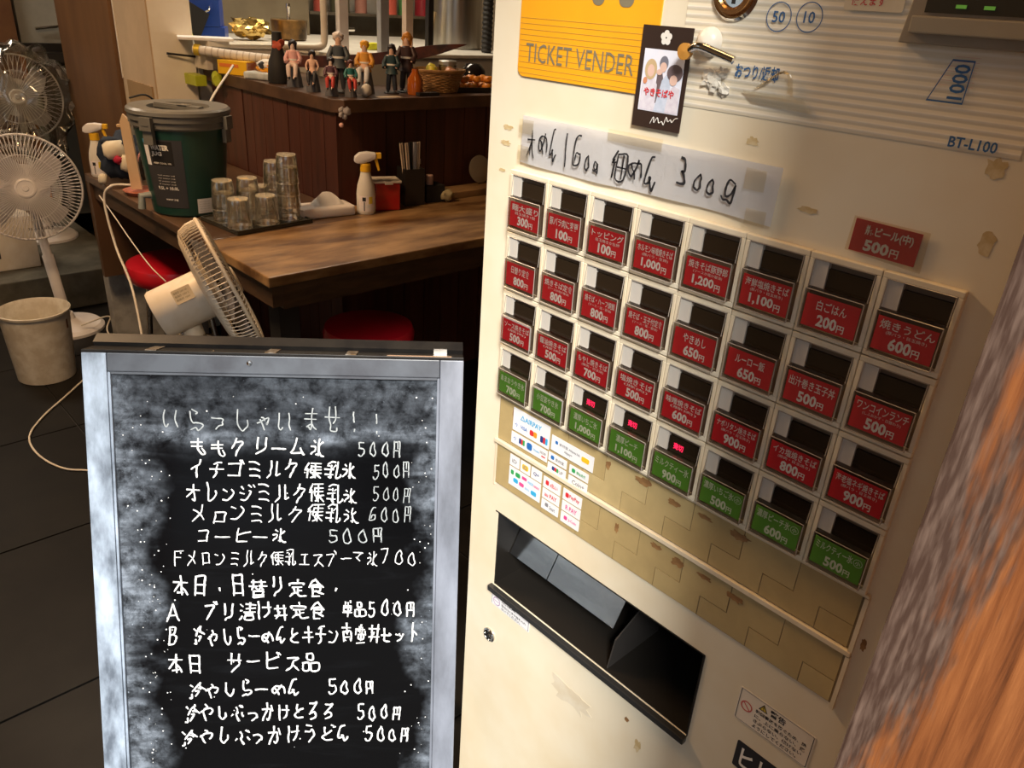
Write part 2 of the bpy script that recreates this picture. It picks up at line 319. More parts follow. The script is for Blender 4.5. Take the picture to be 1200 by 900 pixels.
# orange door jamb with streaks turning grey towards the shop side
def jamb_mat():
    m = bpy.data.materials.new('orange_to_grey_wood'); m.use_nodes = True; nt = m.node_tree; L = nt.links.new; p = nt.nodes['Principled BSDF']
    tc = nd(nt, 'ShaderNodeTexCoord'); mp = nd(nt, 'ShaderNodeMapping'); mp.inputs['Scale'].default_value = (1, 1, 0.045); L(tc.outputs['Object'], mp.inputs[0])
    n1 = nd(nt, 'ShaderNodeTexNoise', Scale=150.0, Detail=6.0, Roughness=0.65, Distortion=0.4); L(mp.outputs[0], n1.inputs['Vector'])
    r1 = nd(nt, 'ShaderNodeValToRGB'); e = r1.color_ramp.elements
    e[0].position = 0.3; e[0].color = (0.10, 0.032, 0.012, 1); e[1].position = 0.66; e[1].color = (0.36, 0.130, 0.042, 1)
    k = r1.color_ramp.elements.new(0.48); k.color = (0.23, 0.075, 0.024, 1); L(n1.outputs['Fac'], r1.inputs[0])
    mp2 = nd(nt, 'ShaderNodeMapping'); mp2.inputs['Scale'].default_value = (1, 1, 0.16); L(tc.outputs['Object'], mp2.inputs[0])
    n2 = nd(nt, 'ShaderNodeTexNoise', Scale=34.0, Detail=5.0, Roughness=0.7); L(mp2.outputs[0], n2.inputs['Vector'])
    sep = nd(nt, 'ShaderNodeSeparateXYZ'); L(tc.outputs['Object'], sep.inputs[0])
    mr = nd(nt, 'ShaderNodeMapRange'); mr.inputs['From Min'].default_value = -0.01; mr.inputs['From Max'].default_value = 0.075; mr.inputs['To Min'].default_value = -0.35; mr.inputs['To Max'].default_value = 0.31
    L(sep.outputs['Y'], mr.inputs[0])
    ad = nd(nt, 'ShaderNodeMath', operation='ADD'); L(n2.outputs['Fac'], ad.inputs[0]); L(mr.outputs[0], ad.inputs[1])
    r2 = nd(nt, 'ShaderNodeValToRGB'); r2.color_ramp.elements[0].position = 0.54; r2.color_ramp.elements[1].position = 0.66; L(ad.outputs[0], r2.inputs[0])
    mp3 = nd(nt, 'ShaderNodeMapping'); mp3.inputs['Scale'].default_value = (1, 1, 0.12); L(tc.outputs['Object'], mp3.inputs[0])
    n3 = nd(nt, 'ShaderNodeTexNoise', Scale=420.0, Detail=3.0); L(mp3.outputs[0], n3.inputs['Vector'])
    r3 = nd(nt, 'ShaderNodeValToRGB'); r3.color_ramp.elements[0].position = 0.42; r3.color_ramp.elements[0].color = (0.075, 0.042, 0.03, 1); r3.color_ramp.elements[1].position = 0.74; r3.color_ramp.elements[1].color = (0.19, 0.125, 0.095, 1); L(n3.outputs['Fac'], r3.inputs[0])
    mx = nd(nt, 'ShaderNodeMix', data_type='RGBA'); L(r2.outputs[0], mx.inputs[0]); L(r1.outputs[0], mx.inputs[6]); L(r3.outputs[0], mx.inputs[7]); L(mx.outputs[2], p.inputs['Base Color'])
    b = nd(nt, 'ShaderNodeBump', Strength=0.5, Distance=0.0008); L(n1.outputs['Fac'], b.inputs['Height']); L(b.outputs[0], p.inputs['Normal']); p.inputs['Roughness'].default_value = 0.5; p.inputs['Specular IOR Level'].default_value = 0.25
    return m
struct('door_frame', bx(0.300, 0.42, -0.14, 0.0685, 0, 2.4), jamb_mat(), bevel=0.0015)
# street opposite
tag(obj('street_facade', bx(-9, 9, -9.2, -9, 0, 3.1), mat('facade', (0.07, 0.065, 0.06), 0.8)), kind='structure')

# partition between kitchen and guests, each plank its own
pw = struct('wall_kitchen', bx(1.432, 1.50, 2.44, 3.30, 0, 1.055), redwood)
box_r = struct('wall_kitchen_front', bx(1.432, 3.4, 2.362, 2.44, 0, 1.055), redwood)
y = 2.334; k = 0
rnd = random.Random(3)
while y < 3.27:
    wd = rnd.uniform(0.07, 0.11); y1 = min(y + wd, 3.30); d = rnd.uniform(0, 0.003)
    obj('plank', bx(1.414 + d, 1.432, y, y1 - 0.0035, 0.0, 1.055), redwood if rnd.random() < 0.55 else redwood2, pw); y = y1
x = 1.416
while x < 2.9:
    wd = rnd.uniform(0.07, 0.11); x1 = x + wd; d = rnd.uniform(0, 0.003)
    obj('plank', bx(x, x1 - 0.0035, 2.334 + d + (0.012 if x > 1.43 else 0), 2.362, 0.0, 1.055), redwood if rnd.random() < 0.6 else redwood2, box_r); x = x1
# bar ledge on top of it
lg = new_bm(); prism(lg, [(1.40, 2.34), (1.43, 2.305), (3.4, 2.305), (3.4, 2.66), (1.75, 2.66), (1.75, 3.30), (1.40, 3.30)], 1.058, 1.10)
tag(obj('bar_ledge', lg, ledge_m, bevel=0.003), 'dark brown wooden ledge running around the top of the red plank partition', 'ledge')
# column (white face towards the door, left face tan: its shade put into the colour)
colm = struct('wall_column', bx(1.214, 1.375, 3.305, 3.66, 0, 2.5), wallwhite)
obj('shaded_tan_face', bx(1.208, 1.2139, 3.308, 3.66, 0, 2.5), walltan, colm)
obj('corner_bead', bx(1.2045, 1.214, 3.648, 3.658, 1.03, 2.5), white_pl, colm)
obj('stain_board', bx(1.2025, 1.2079, 3.335, 3.60, 0.75, 1.03), mat('ochre_board', (0.36, 0.24, 0.12), 0.7), colm)
tag(obj('brown_partition_board', bx(1.19, 1.213, 3.665, 4.38, 0.02, 2.4), brownboard, bevel=0.002), 'tall brown wooden partition board left of the tan and white column', 'board')

# ================================================================ LOWER COUNTER
ct = thing('counter', 'worn brown wooden guest counter bending around the red plank partition', 'counter', (0, 0, 0))
obj('worktop', pri([(0.872, 1.787), (3.3, 1.787), (3.3, 2.330), (1.410, 2.330), (1.410, 2.172), (0.872, 2.172)], 0.722, 0.750), greywood, ct, bevel=0.004)
obj('worktop', pri([(0.872, 2.173), (1.409, 2.173), (1.409, 3.205), (0.872, 3.205)], 0.722, 0.750), mat('dark_worktop', (0.13, 0.075, 0.042), 0.34, c2=(0.07, 0.04, 0.024), scale=5, stretch=(2.2, 0.5, 2), detail=7), ct, bevel=0.004)
obj('apron', bx(0.885, 0.915, 1.80, 3.19, 0.662, 0.7215), counter_edge, ct)
obj('apron', bx(0.9155, 3.3, 1.80, 1.83, 0.652, 0.7215), counter_edge, ct)
obj('end_panel', bx(0.874, 1.41, 3.175, 3.203, 0.355, 0.7215), mat('brown_melamine', (0.085, 0.045, 0.022), 0.45), ct, bevel=0.001)
obj('leg', bx(0.93, 0.99, 1.86, 1.92, 0, 0.6515), blackmat, ct)
obj('leg', bx(1.30, 1.36, 3.10, 3.16, 0, 0.7215), redwood, ct)
hk = new_bm(); box(hk, 1.378, 1.400, 2.322, 2.3335, 0.53, 0.575); tube(hk, [(1.389, 2.318, 0.552), (1.389, 2.310, 0.552)], 0.005)
obj('coat_hook', hk, white_pl, pw, bevel=0.002)
tag(obj('rear_shelf', bx(1.80, 2.6, 2.235, 2.329, 0.7505, 0.775), greywood, bevel=0.003), 'low narrow wooden shelf strip along the back of the counter beside the machine', 'shelf')
tag(obj('steel_duct', bx(0.90, 1.28, 3.24, 3.36 - 0.06, 0.0, 0.36), mat('galvanised', (0.45, 0.45, 0.43), 0.5, 0.2, c2=(0.28, 0.28, 0.27), scale=12), bevel=0.003), 'low galvanised steel box standing below the far end of the counter', 'box')
tag(obj('kitchen_step', bx(0.55, 1.20, 3.86, 5.5, 0.0, 0.17), grime, bevel=0.006), 'grimy grey concrete step leading into the kitchen behind the counter', 'step')
tag(obj('step_rail', bx(0.535, 0.549, 3.86, 5.3, 0.165, 0.18), steel), 'thin metal rail along the grimy concrete step', 'rail')

# ================================================================ TICKET MACHINE
MX = 0.5624                                       # its face, looking to -X
tm = thing('ticket_machine', 'cream meal ticket vending machine with four rows of red and green price buttons', 'vending machine', (MX, 0.364, 0.0))
def mloc(y, z, w=0.0): return V((-w, y - 0.364, z))
def mM(y, z, w=0.0):                              # print frame: x to the right, y up, z out of the face
    o = mloc(y, z, w); return axes(o, (0, -1, 0), (0, 0, 1), (-1, 0, 0))
def mbox(bm, y0, y1, z0, z1, w0, w1): return box(bm, -w1, -w0, y0 - 0.364, y1 - 0.364, z0, z1)
def mbx(*a): return mbox(new_bm(), *a)
YL, YR = 0.628, 0.098
TY0, TY1, TZ0, TZ1 = 0.270, 0.5785, 0.733, 0.847
# cabinet: front sheet built around the tray opening, sides, back
cb = new_bm()
mbox(cb, YR, YL, 0.0, 1.70, -0.45, -0.12)
obj('cabinet_back', cb, cream, tm)
cb = new_bm()
ys = [YR, TY0, TY1, YL]; zs = [0.0, TZ0, TZ1, 1.70]
for i in range(3):
    for j in range(3):
        if i == 1 and j == 1: continue
        mbox(cb, ys[i], ys[i + 1], zs[j], zs[j + 1], -0.1195, 0.0)
bmesh.ops.remove_doubles(cb, verts=cb.verts, dist=1e-5)
ff = {}
for f in list(cb.faces):
    ff.setdefault(tuple(sorted(v.index for v in f.verts)), []).append(f)
cb.verts.index_update(); seen = {}
for f in list(cb.faces): seen.setdefault(tuple(sorted(v.index for v in f.verts)), []).append(f)
bmesh.ops.delete(cb, geom=[f for l in seen.values() if len(l) > 1 for f in l], context='FACES_ONLY')
bmesh.ops.dissolve_limit(cb, angle_limit=0.01, verts=cb.verts, edges=cb.edges)
corner = [e for e in cb.edges if abs(e.verts[0].co.z - e.verts[1].co.z) > 1.0 and all(abs(v.co.x) < 1e-4 for v in e.verts)]
bmesh.ops.bevel(cb, geom=corner, offset=0.006, segments=4, affect='EDGES', profile=0.5)
obj('front_panel', cb, cream, tm, smooth=30)

# yellow sign panel
ys_ = obj('name_panel', pri(rrect(0.0, 0.163, 0.0, 0.22, 0.008), 0, 0.0015), mat('amber_panel', (0.90, 0.42, 0.012), 0.35, c2=(0.84, 0.37, 0.01)), tm, M=mM(0.590, 1.3555))
b = new_bm()
for i in range(11): box(b, 0.001, 0.162, 0.003 + i * 0.0048, 0.0034 + i * 0.0048, 0.0015, 0.0017)
obj('pinstripes', b, mat('stripe_print', (0.55, 0.30, 0.05), 0.5), ys_)
obj('lettering', put_text(new_bm(), 'TICKET VENDER', 0.0105, 0.142, 0.0135, 0.0300, 0.0019), print_grey, ys_)
b = new_bm(); prism(b, rrect(0.088, 0.102, 0.0655, 0.090, 0.006), 0.0015, 0.0018); prism(b, rrect(0.118, 0.134, 0.0655, 0.090, 0.006), 0.0015, 0.0018)
obj('large_lettering', b, print_grey, ys_)

# ribbed coin panel
def rib_panel():
    b = new_bm(); n = 46; z0, z1 = 1.352, 1.60; y0, y1 = 0.4030, 0.1435; a = []
    for i in range(n * 2 + 1):
        z = z0 + (z1 - z0) * i / (n * 2); w_ = 0.0008 if i % 2 else 0.0004
        a.append((b.verts.new(mloc(y0, z, w_)), b.verts.new(mloc(y1, z, w_))))
    for p, q in zip(a, a[1:]): b.faces.new((p[0], p[1], q[1], q[0]))
    return b
def rib_mat():
    m = bpy.data.materials.new('ribbed_cream'); m.use_nodes = True; nt = m.node_tree; L = nt.links.new; p = nt.nodes['Principled BSDF']
    tc = nd(nt, 'ShaderNodeTexCoord'); sp = nd(nt, 'ShaderNodeSeparateXYZ'); L(tc.outputs['Object'], sp.inputs[0])
    q = nd(nt, 'ShaderNodeMath', operation='MULTIPLY'); q.inputs[1].default_value = 46 / 0.248 * 2 * PI; L(sp.outputs['Z'], q.inputs[0])
    s = nd(nt, 'ShaderNodeMath', operation='SINE'); L(q.outputs[0], s.inputs[0])
    r = nd(nt, 'ShaderNodeValToRGB'); r.color_ramp.elements[0].position = 0.0; r.color_ramp.elements[0].color = (0.76, 0.68, 0.52, 1); r.color_ramp.elements[1].position = 0.9; r.color_ramp.elements[1].color = (0.82, 0.76, 0.64, 1)
    L(s.outputs[0], r.inputs[0]); L(r.outputs[0], p.inputs['Base Color']); p.inputs['Roughness'].default_value = 0.4; return m
rp = obj('ribbed_panel', rib_panel(), rib_mat(), tm)
cz = mM(0.3615, 1.436, 0.0012)
cs = obj('coin_slot', lat([(0.0105, 0.000), (0.0105, 0.003), (0.0120, 0.0046), (0.0150, 0.0042), (0.0165, 0.0)], 40), mat('copper_ring', (0.62, 0.34, 0.14), 0.25, 1.0), tm, M=cz, smooth=40)
obj('slot_bezel', lat([(0.0165, 0.0), (0.0180, 0.0022), (0.0200, 0.0)], 40), chrome, cs, smooth=40)
obj('slot_face', lat([(0.0104, 0.0008), (0.0, 0.0012)], 32), chrome, cs, smooth=40)
obj('slot_opening', bx(-0.0012, 0.0012, -0.008, 0.008, 0.0012, 0.0018), blackmat, cs)
# return lever: pivot and curved chrome arm
lv = obj('return_lever', tube(new_bm(), smooth_path([(0.018, -0.005, 0.010), (0.005, 0.000, 0.016), (-0.010, -0.0035, 0.013), (-0.024, -0.0075, 0.010)], 6), 0.0032, 10, taper=None), chrome, tm, M=axes(mloc(0.372, 1.398, 0.0), (0, 1, 0), (0, 0, 1), (-1, 0, 0)), smooth=50)
obj('lever_boss', lat([(0.011, 0.0), (0.010, 0.004), (0.006, 0.008), (0.0, 0.009)], 28), white_pl, tm, M=mM(0.377, 1.401, 0.0013), smooth=50)
obj('lever_tip', lat([(0.0, -0.001), (0.0060, 0.0), (0.0062, 0.004), (0.0, 0.0048)], 20), mat('amber_knob', (0.55, 0.26, 0.05), 0.3), lv, M=axes((0.0185, -0.005, 0.0105), (1, 0, 0), (0, 1, 0), (0, 0, 1)), smooth=50)
# denominations
def ring_disc(bm, cx, cy, r0, r1, z, n=32):
    a = [[bm.verts.new((cx + r * math.cos(2 * PI * i / n), cy + r * math.sin(2 * PI * i / n), z)) for i in range(n)] for r in (r0, r1)]
    for i in range(n): bm.faces.new((a[0][i], a[0][(i + 1) % n], a[1][(i + 1) % n], a[1][i]))
def disc(bm, cx, cy, r, z, n=24): bm.faces.new([bm.verts.new((cx + r * math.cos(2 * PI * i / n), cy + r * math.sin(2 * PI * i / n), z)) for i in range(n)])
for yc, zc, t in ((0.3225, 1.4215, '50'), (0.2990, 1.4225, '10'), (0.3225, 1.447, '500'), (0.2990, 1.448, '100')):
    b = new_bm(); ring_disc(b, 0, 0, 0.0092, 0.0099, 0.0016); put_text(b, t, -0.0055, 0.0055, -0.0038, 0.0038, 0.0016, 0.012, keep=True)
    obj('coin_marking', b, print_blue, tm, M=mM(yc, zc))
def outline(bm, pts, wdt, z):
    c = V((sum(p[0] for p in pts) / len(pts), sum(p[1] for p in pts) / len(pts)))
    inn = [c + (V(p) - c) * (1 - wdt) for p in pts]; n = len(pts)
    A = [bm.verts.new((*p, z)) for p in pts]; B = [bm.verts.new((*p, z)) for p in inn]
    for i in range(n): bm.faces.new((A[i], A[(i + 1) % n], B[(i + 1) % n], B[i]))
b = new_bm(); outline(b, [(-0.0125, -0.013), (0.0100, -0.013), (0.0105, 0.0125), (-0.003, 0.0125)], 0.08, 0.0017)
Mr = Matrix.Translation((0.004, 0.0, 0)) @ Matrix.Rotation(PI / 2, 4, 'Z')
put_text(b, '1000', -0.0105, 0.010, -0.0050, 0.0045, 0.0017, 0.02, M=Mr)
obj('note_marking', b, print_blue, tm, M=mM(0.1945, 1.392))
b = new_bm()
for i in range(7): box(b, -0.002 - i * 0.0014, 0.013, 0.0140 - i * 0.0028, 0.0142 - i * 0.0028, 0.0013, 0.0014)
obj('note_arrow_stripes', b, mat('pale_red_print', (0.75, 0.42, 0.32), 0.6), tm, M=mM(0.1945, 1.392))
obj('model_lettering', put_text(new_bm(), 'BT-L100', 0, 0.0290, 0, 0.0068, 0.0019, 0.02, M=Matrix.Shear('XY', 4, (0.25, 0)) if False else None), print_blue, tm, M=mM(0.186, 1.3535))
b = new_bm(); prism(b, rrect(0, 0.040, 0, 0.030, 0.002), 0, 0.0002)
obj('model_plate', b, creamfr, tm, M=mM(0.2760, 1.4285, 0.0013))
b = new_bm(); put_text(b, '使えます', 0.003, 0.026, 0.003, 0.009, 0.0017, 0.01); obj('red_lettering', b, print_red, tm, M=mM(0.2745, 1.4285))
b = new_bm(); put_text(b, '1000', 0.006, 0.024, 0.014, 0.021, 0.0017, 0.03); box(b, 0.006, 0.020, 0.0105, 0.0115, 0.0015, 0.0017); obj('note_lettering', b, print_black, tm, M=mM(0.2745, 1.4285))
b = new_bm(); put_text(b, 'おつり/返却', 0, 0.0365, 0, 0.0105, 0.0018, 0.02); obj('refund_lettering', b, print_blue, tm, M=mM(0.3500, 1.3780))
# bill slot housing
b = new_bm(); prism(b, [(0.0, 0.0), (0.085, 0.0), (0.085, 0.05), (0.006, 0.05)], 0, 0.006)
bs = obj('bill_slot', b, mat('grey_housing', (0.34, 0.28, 0.20), 0.4), tm, M=mM(0.232, 1.4115, 0.001), bevel=0.0008)
obj('slot_lip', bx(0.006, 0.085, 0.006, 0.016, 0.006, 0.010), mat('grey_lip', (0.42, 0.36, 0.26), 0.4), bs, bevel=0.001)
obj('slot_opening', bx(0.012, 0.085, 0.018, 0.048, 0.0055, 0.007), mat('dark_brown_slot', (0.035, 0.028, 0.012), 0.4), bs)
obj('green_lamp', bx(0.030, 0.036, 0.021, 0.023, 0.007, 0.0076), mat('green_lamp', (0.12, 0.30, 0.05), 0.4, emit=(0.3, 0.8, 0.1, 0.15)), bs)
obj('green_lamp', bx(0.046, 0.052, 0.021, 0.023, 0.007, 0.0076), mat('green_lamp', (0.12, 0.30, 0.05)), bs)

# price buttons
R1 = [['麺大盛り', '目玉焼き1個', '300'], ['豚バラ肉に変更', '', '100'], ['トッピング', '目玉焼きか生卵', '100'], ['ホルモン味噌焼きそば', '(豚バラ・生卵)', '1,000'], ['焼きそば豚野郎', '(ソースか塩か醤油)', '1,200'], ['海鮮塩焼きそば', '(豚バラ・目玉焼き)', '1,100'], ['白ごはん', '', '200'], ['焼きうどん', '(豚バラ・目玉焼き)', '600']]
R2 = [['日替り定食', '', '800'], ['焼きそば定食', '(ソースか塩か醤油)', '800'], ['焼そば・ハーフ焼飯', '(ソース・塩・醤油)', '800'], ['焼そば・玉子付定食', '(ソース・塩・醤油)', '800'], ['やきめし', '', '650'], ['ルーロー飯', '', '650'], ['出汁巻き玉子丼', '', '500'], ['ワンコインランチ', '(しふおかず・日替わり)', '500']]
R3 = [['ソース焼きそば', '(豚肉)', '500'], ['醤油焼きそば', '(豚肉)', '500'], ['もやし焼きそば', '(豚肉・目玉焼)', '700'], ['塩焼きそば', '(豚肉)', '500'], ['味噌焼きそば', '(豚肉)', '600'], ['ナポリタン焼きそば', '(豚バラ・目玉焼き)', '900'], ['イカ塩焼きそば', '(豚肉・目玉焼き)', '800'], ['海老塩ネギ焼きそば', '(豚バラ・目玉焼き)', '900']]
R4 = [['あまおうやき氷', '', '700'], ['小豆宴やき氷', '', '700'], ['濃厚いちご氷', '', '1,000'], ['濃厚ピーチ', '', '1,100'], ['ミルクティー氷', '', '900'], ['濃厚いちご氷', '小', '500'], ['濃厚ピーチ氷', '小', '600'], ['ミルクティー氷', '小', '500']]
CW, CH, CY0, CZ0 = 0.055, 0.0641635, 0.58635, 1.26753
def frame_bm(w_, h, bw, bh, z0, z1):
    b = new_bm(); box(b, -w_, w_, h - bh, h, z0, z1); box(b, -w_, w_, -h, -h + bh, z0, z1); box(b, -w_, -w_ + bw, -h + bh, h - bh, z0, z1); box(b, w_ - bw, w_, -h + bh, h - bh, z0, z1); return b
def to_me(bm, name, m):
    bmesh.ops.recalc_face_normals(bm, faces=bm.faces); me = bpy.data.meshes.new(name); bm.to_mesh(me); bm.free(); me.materials.append(m); return me
hw, hh = CW / 2 - 0.0003, CH / 2 - 0.0005
b = frame_bm(hw, hh, 0.0036, 0.0045, 0.0, 0.0062); bmesh.ops.bevel(b, geom=list(b.edges), offset=0.0005, segments=1, affect='EDGES')
me_frame = to_me(b, 'button', creamfr)
me_back = to_me(bx(-hw + 0.003, hw - 0.003, -hh + 0.004, hh - 0.004, 0.0, 0.0008), 'socket', mat('brown_socket', (0.16, 0.11, 0.07), 0.5))
b = bx(-0.0118, 0.0218, 0.0055, 0.0215, 0.0008, 0.0036); me_win = to_me(b, 'display_window', window_m)
b = bx(-0.0232, -0.0122, 0.0060, 0.0262, 0.0008, 0.0050); me_blk = to_me(b, 'white_spacer', mat('milky_plastic', (0.62, 0.58, 0.52), 0.25))
b = new_bm()   # clear key cap: five thin walls with a sloped top
def capbox(b):
    x0, x1, y0, y1 = -0.0232, 0.0232, -0.0272, 0.0052; zb, zf = 0.001, 0.0112
    P = [(x0, y0, zb), (x1, y0, zb), (x1, y1 + 0.0015, zb), (x0, y1 + 0.0015, zb), (x0 + 0.0008, y0 + 0.001, zf), (x1 - 0.0008, y0 + 0.001, zf), (x1 - 0.0008, y1, zf), (x0 + 0.0008, y1, zf)]
    vs = [b.verts.new(p) for p in P]
    for f in ((4, 5, 6, 7), (0, 1, 5, 4), (1, 2, 6, 5), (2, 3, 7, 6), (3, 0, 4, 7)): b.faces.new([vs[i] for i in f])
capbox(b); me_cap = to_me(b, 'key_cap', key_clear)
b = new_bm()   # bright moulded edges of the key cap and the window cover
for p, q in (((-0.0226, -0.0266, 0.0111), (0.0226, -0.0266, 0.0111)), ((0.0226, -0.0266, 0.0111), (0.0226, 0.005, 0.0111)), ((0.0226, 0.0052, 0.0111), (-0.0226, 0.0052, 0.0111)), ((-0.0226, 0.0052, 0.0111), (-0.0226, -0.0266, 0.0111)), ((-0.0230, 0.0268, 0.0060), (0.0230, 0.0268, 0.0060)), ((0.0230, 0.0268, 0.0060), (0.0230, 0.0060, 0.0075)), ((-0.0230, 0.0268, 0.0060), (-0.0230, 0.0060, 0.0075))):
    tube(b, [p, q], 0.00045, 4)
me_edge = to_me(b, 'cap_edge', mat('cap_edge', (0.36, 0.32, 0.28), 0.2))
b = bx(-0.0215, 0.0205, -0.0238, 0.0012, 0.0085, 0.0090); me_red = to_me(b, 'price_card', red_card)
b = bx(-0.0215, 0.0205, -0.0238, 0.0012, 0.0085, 0.0090); me_grn = to_me(b, 'price_card', green_card)
me_white = to_me(bx(-0.0222, 0.0212, -0.0242, 0.0026, 0.0078, 0.0084), 'white_card', white_paper)
led = mat('red_led', (0.3, 0.0, 0.02), 0.4, emit=(1.0, 0.02, 0.08, 1.3))
for r, row in enumerate((R1, R2, R3, R4)):
    for c, (t1, t2, pr) in enumerate(row):
        M = mM(CY0 - CW * (c + 0.5), CZ0 - CH * (r + 0.5))
        bt = link('button', me_frame, None, tm, M=M)
        link('socket', me_back, None, bt); link('display_window', me_win, None, bt); link('spacer', me_blk, None, bt)
        link('price_card', me_grn if r == 3 else me_red, None, bt)
        if (r, c) in ((2, 0), (3, 1)): link('backing_card', me_white, None, bt)
        b = new_bm(); z = 0.00925
        if r == 3 and t2:
            put_text(b, t1, -0.0195, 0.0115, -0.0085, -0.0008, z, 0.010); ring_disc(b, 0.0158, -0.0050, 0.0033, 0.0037, z, 20); put_text(b, '小', 0.0137, 0.0179, -0.0070, -0.0030, z, 0.02)
        elif t2:
            put_text(b, t1, -0.0190, 0.0192, -0.0074, -0.0006, z, 0.010); put_text(b, t2, -0.0135 + 0.0, 0.0150, -0.0112, -0.0082, z, 0.0)
        else:
            n = min(len(t1), 7) / 7; put_text(b, t1, -0.0195 * max(n, 0.62), 0.0185 * max(n, 0.62), -0.0096, -0.0016, z, 0.010)
        wn = 0.0098 + 0.0035 * (len(pr) > 3)
        put_text(b, pr, -wn, wn * 0.62, -0.0218, -0.0128 + 0.0004, z, 0.035); put_text(b, '円', wn * 0.68, wn * 0.68 + 0.0055, -0.0218, -0.0160, z, 0.02)
        obj('lettering', b, print_white if r < 3 else mat('pale_print', (0.80, 0.84, 0.66), 0.6), bt)
        link('key_cap', me_cap, None, bt); link('cap_edge', me_edge, None, bt)
        if r == 3 and c in (2, 3, 4):
            obj('sold_out_light', put_text(new_bm(), '売切', -0.006, 0.005, 0.0098, 0.0168, 0.0038, 0.03), led, bt)

# two blank panels below, each with interlocking blank plates
pl_m = [mat('blank_plate_%d' % i, c, 0.42, c2=tuple(x * 0.9 for x in c), scale=30) for i, c in enumerate(((0.50, 0.38, 0.18), (0.47, 0.35, 0.16), (0.53, 0.41, 0.20)))]
def blank(z0, z1):
    p = obj('blank_panel', mbx(0.1475, 0.5855, z0, z1, 0.0, 0.0008), mat('joint_brown', (0.24, 0.17, 0.09), 0.5), tm)  # darker brown base plate shows in the joints
    h = z1 - z0; n = 8; cw = 0.436 / n
    g = 0.0004; m_ = 0.42; Mz = axes(mloc(0.5847, z0 + 0.001, 0), (0, -1, 0), (0, 0, 1), (-1, 0, 0)); hz = h - 0.002; W_ = n * cw
    for i in range(n + 1):
        a0, a1, b0, b1 = max(i - 0.0, 0) * cw, min(i + 1, n) * cw, max(i - 0.55, 0) * cw, min(i + 0.45, n) * cw
        if i < n: poly = [(a0 + g, hz), (a0 + g, m_ * hz + g), (b0 + g, m_ * hz - g), (b0 + g, 0), (b1 - g, 0), (b1 - g, m_ * hz + g), (a1 - g, m_ * hz + g), (a1 - g, hz)]
        else: poly = [(b0 + g, 0), (b1 - g, 0), (b1 - g, m_ * hz - g), (b0 + g, m_ * hz - g)]
        if i < n: poly = [(a0 + g, hz), (a0 + g, m_ * hz - g), (b0 + g, m_ * hz - g), (b0 + g, 0), (b1 - g, 0), (b1 - g, m_ * hz + g), (a1 - g, m_ * hz + g), (a1 - g, hz)]
        if i == 0: poly = [(a0 + g, hz), (a0 + g, 0), (b1 - g, 0), (b1 - g, m_ * hz + g), (a1 - g, m_ * hz + g), (a1 - g, hz)]
        b = new_bm(); prism(b, poly, 0.0008, 0.0015 + random.random() * 0.0004, Mz); obj('blank_plate', b, random.choice(pl_m), p)
    return p
blank(0.9515, 1.0085); blank(0.8885, 0.9455)
tr = new_bm()
mbox(tr, 0.1435, 0.588, 0.9460, 0.9510, 0, 0.0045); mbox(tr, 0.1435, 0.588, 1.0085, 1.0112, 0, 0.004)
obj('panel_trim', tr, creamfr, tm, bevel=0.0006)
tr = new_bm()
mbox(tr, 0.143, 0.1465, 0.885, 0.9455, 0, 0.004); mbox(tr, 0.143, 0.1465, 0.9515, 1.0080, 0, 0.004); mbox(tr, 0.5862, 0.5880, 0.885, 0.9455, 0, 0.002)
obj('panel_side_trim', tr, creamfr, tm)
# brown glue residue and torn tape
res = mat('glue_residue', (0.36, 0.20, 0.075), 0.6, c2=(0.22, 0.11, 0.04), scale=60)
def ragged(cx, cy, rx, ry, seed, n=18, z=0.0):
    b = new_bm(); r_ = random.Random(seed); pts = []
    for i in range(n):
        a = 2 * PI * i / n; k = r_.uniform(0.6, 1.1); s = (abs(math.cos(a)) ** 3 + abs(math.sin(a)) ** 3) ** (-1 / 3) * 0.95
        pts.append((cx + rx * k * s * math.cos(a), cy + ry * k * s * math.sin(a)))
    prism(b, pts, z, z + 0.00015); return b
for i, (yy, zz, rx, ry, w_) in enumerate(((0.372, 1.000, 0.011, 0.005, 0.0021), (0.334, 0.996, 0.008, 0.004, 0.0021), (0.300, 0.999, 0.010, 0.003, 0.0021), (0.262, 0.999, 0.012, 0.005, 0.0021), (0.345, 0.937, 0.009, 0.0035, 0.0021), (0.318, 0.934, 0.009, 0.0055, 0.0021), (0.288, 0.936, 0.009, 0.003, 0.0021), (0.253, 0.934, 0.010, 0.0045, 0.0021), (0.418, 0.997, 0.004, 0.006, 0.0021), (0.396, 0.930, 0.003, 0.007, 0.0021), (0.560, 0.993, 0.0025, 0.010, 0.0021), (0.1375, 0.963, 0.003, 0.007, 0.0002),
        (0.270, 1.294, 0.009, 0.0025, 0.0002), (0.146, 1.300, 0.006, 0.009, 0.0002), (0.345, 0.690, 0.004, 0.004, 0.0002), (0.325, 0.665, 0.005, 0.010, 0.0002), (0.600, 1.305, 0.009, 0.003, 0.0002), (0.602, 1.290, 0.008, 0.003, 0.0002), (0.606, 1.262, 0.0055, 0.0022, 0.0002), (0.270, 0.667, 0.003, 0.008, 0.0002), (0.155, 1.345, 0.007, 0.007, 0.0002), (0.325, 1.335, 0.006, 0.0035, 0.0002))):
    m_ = res if w_ > 0.001 or i in (11, 14) else mat('pale_residue', (0.66, 0.55, 0.34), 0.6, c2=(0.52, 0.38, 0.18), scale=80)
    obj('glue_residue', ragged(0, 0, rx, ry, i + 5), m_, tm, M=mM(yy, zz, w_))
obj('peeled_patch', ragged(0, 0, 0.036, 0.020, 44, 26), mat('peel_patch', (0.72, 0.66, 0.53), 0.3, c2=(0.66, 0.58, 0.43), scale=40), tm, M=mM(0.430, 0.655, 0.0001))
b = new_bm()
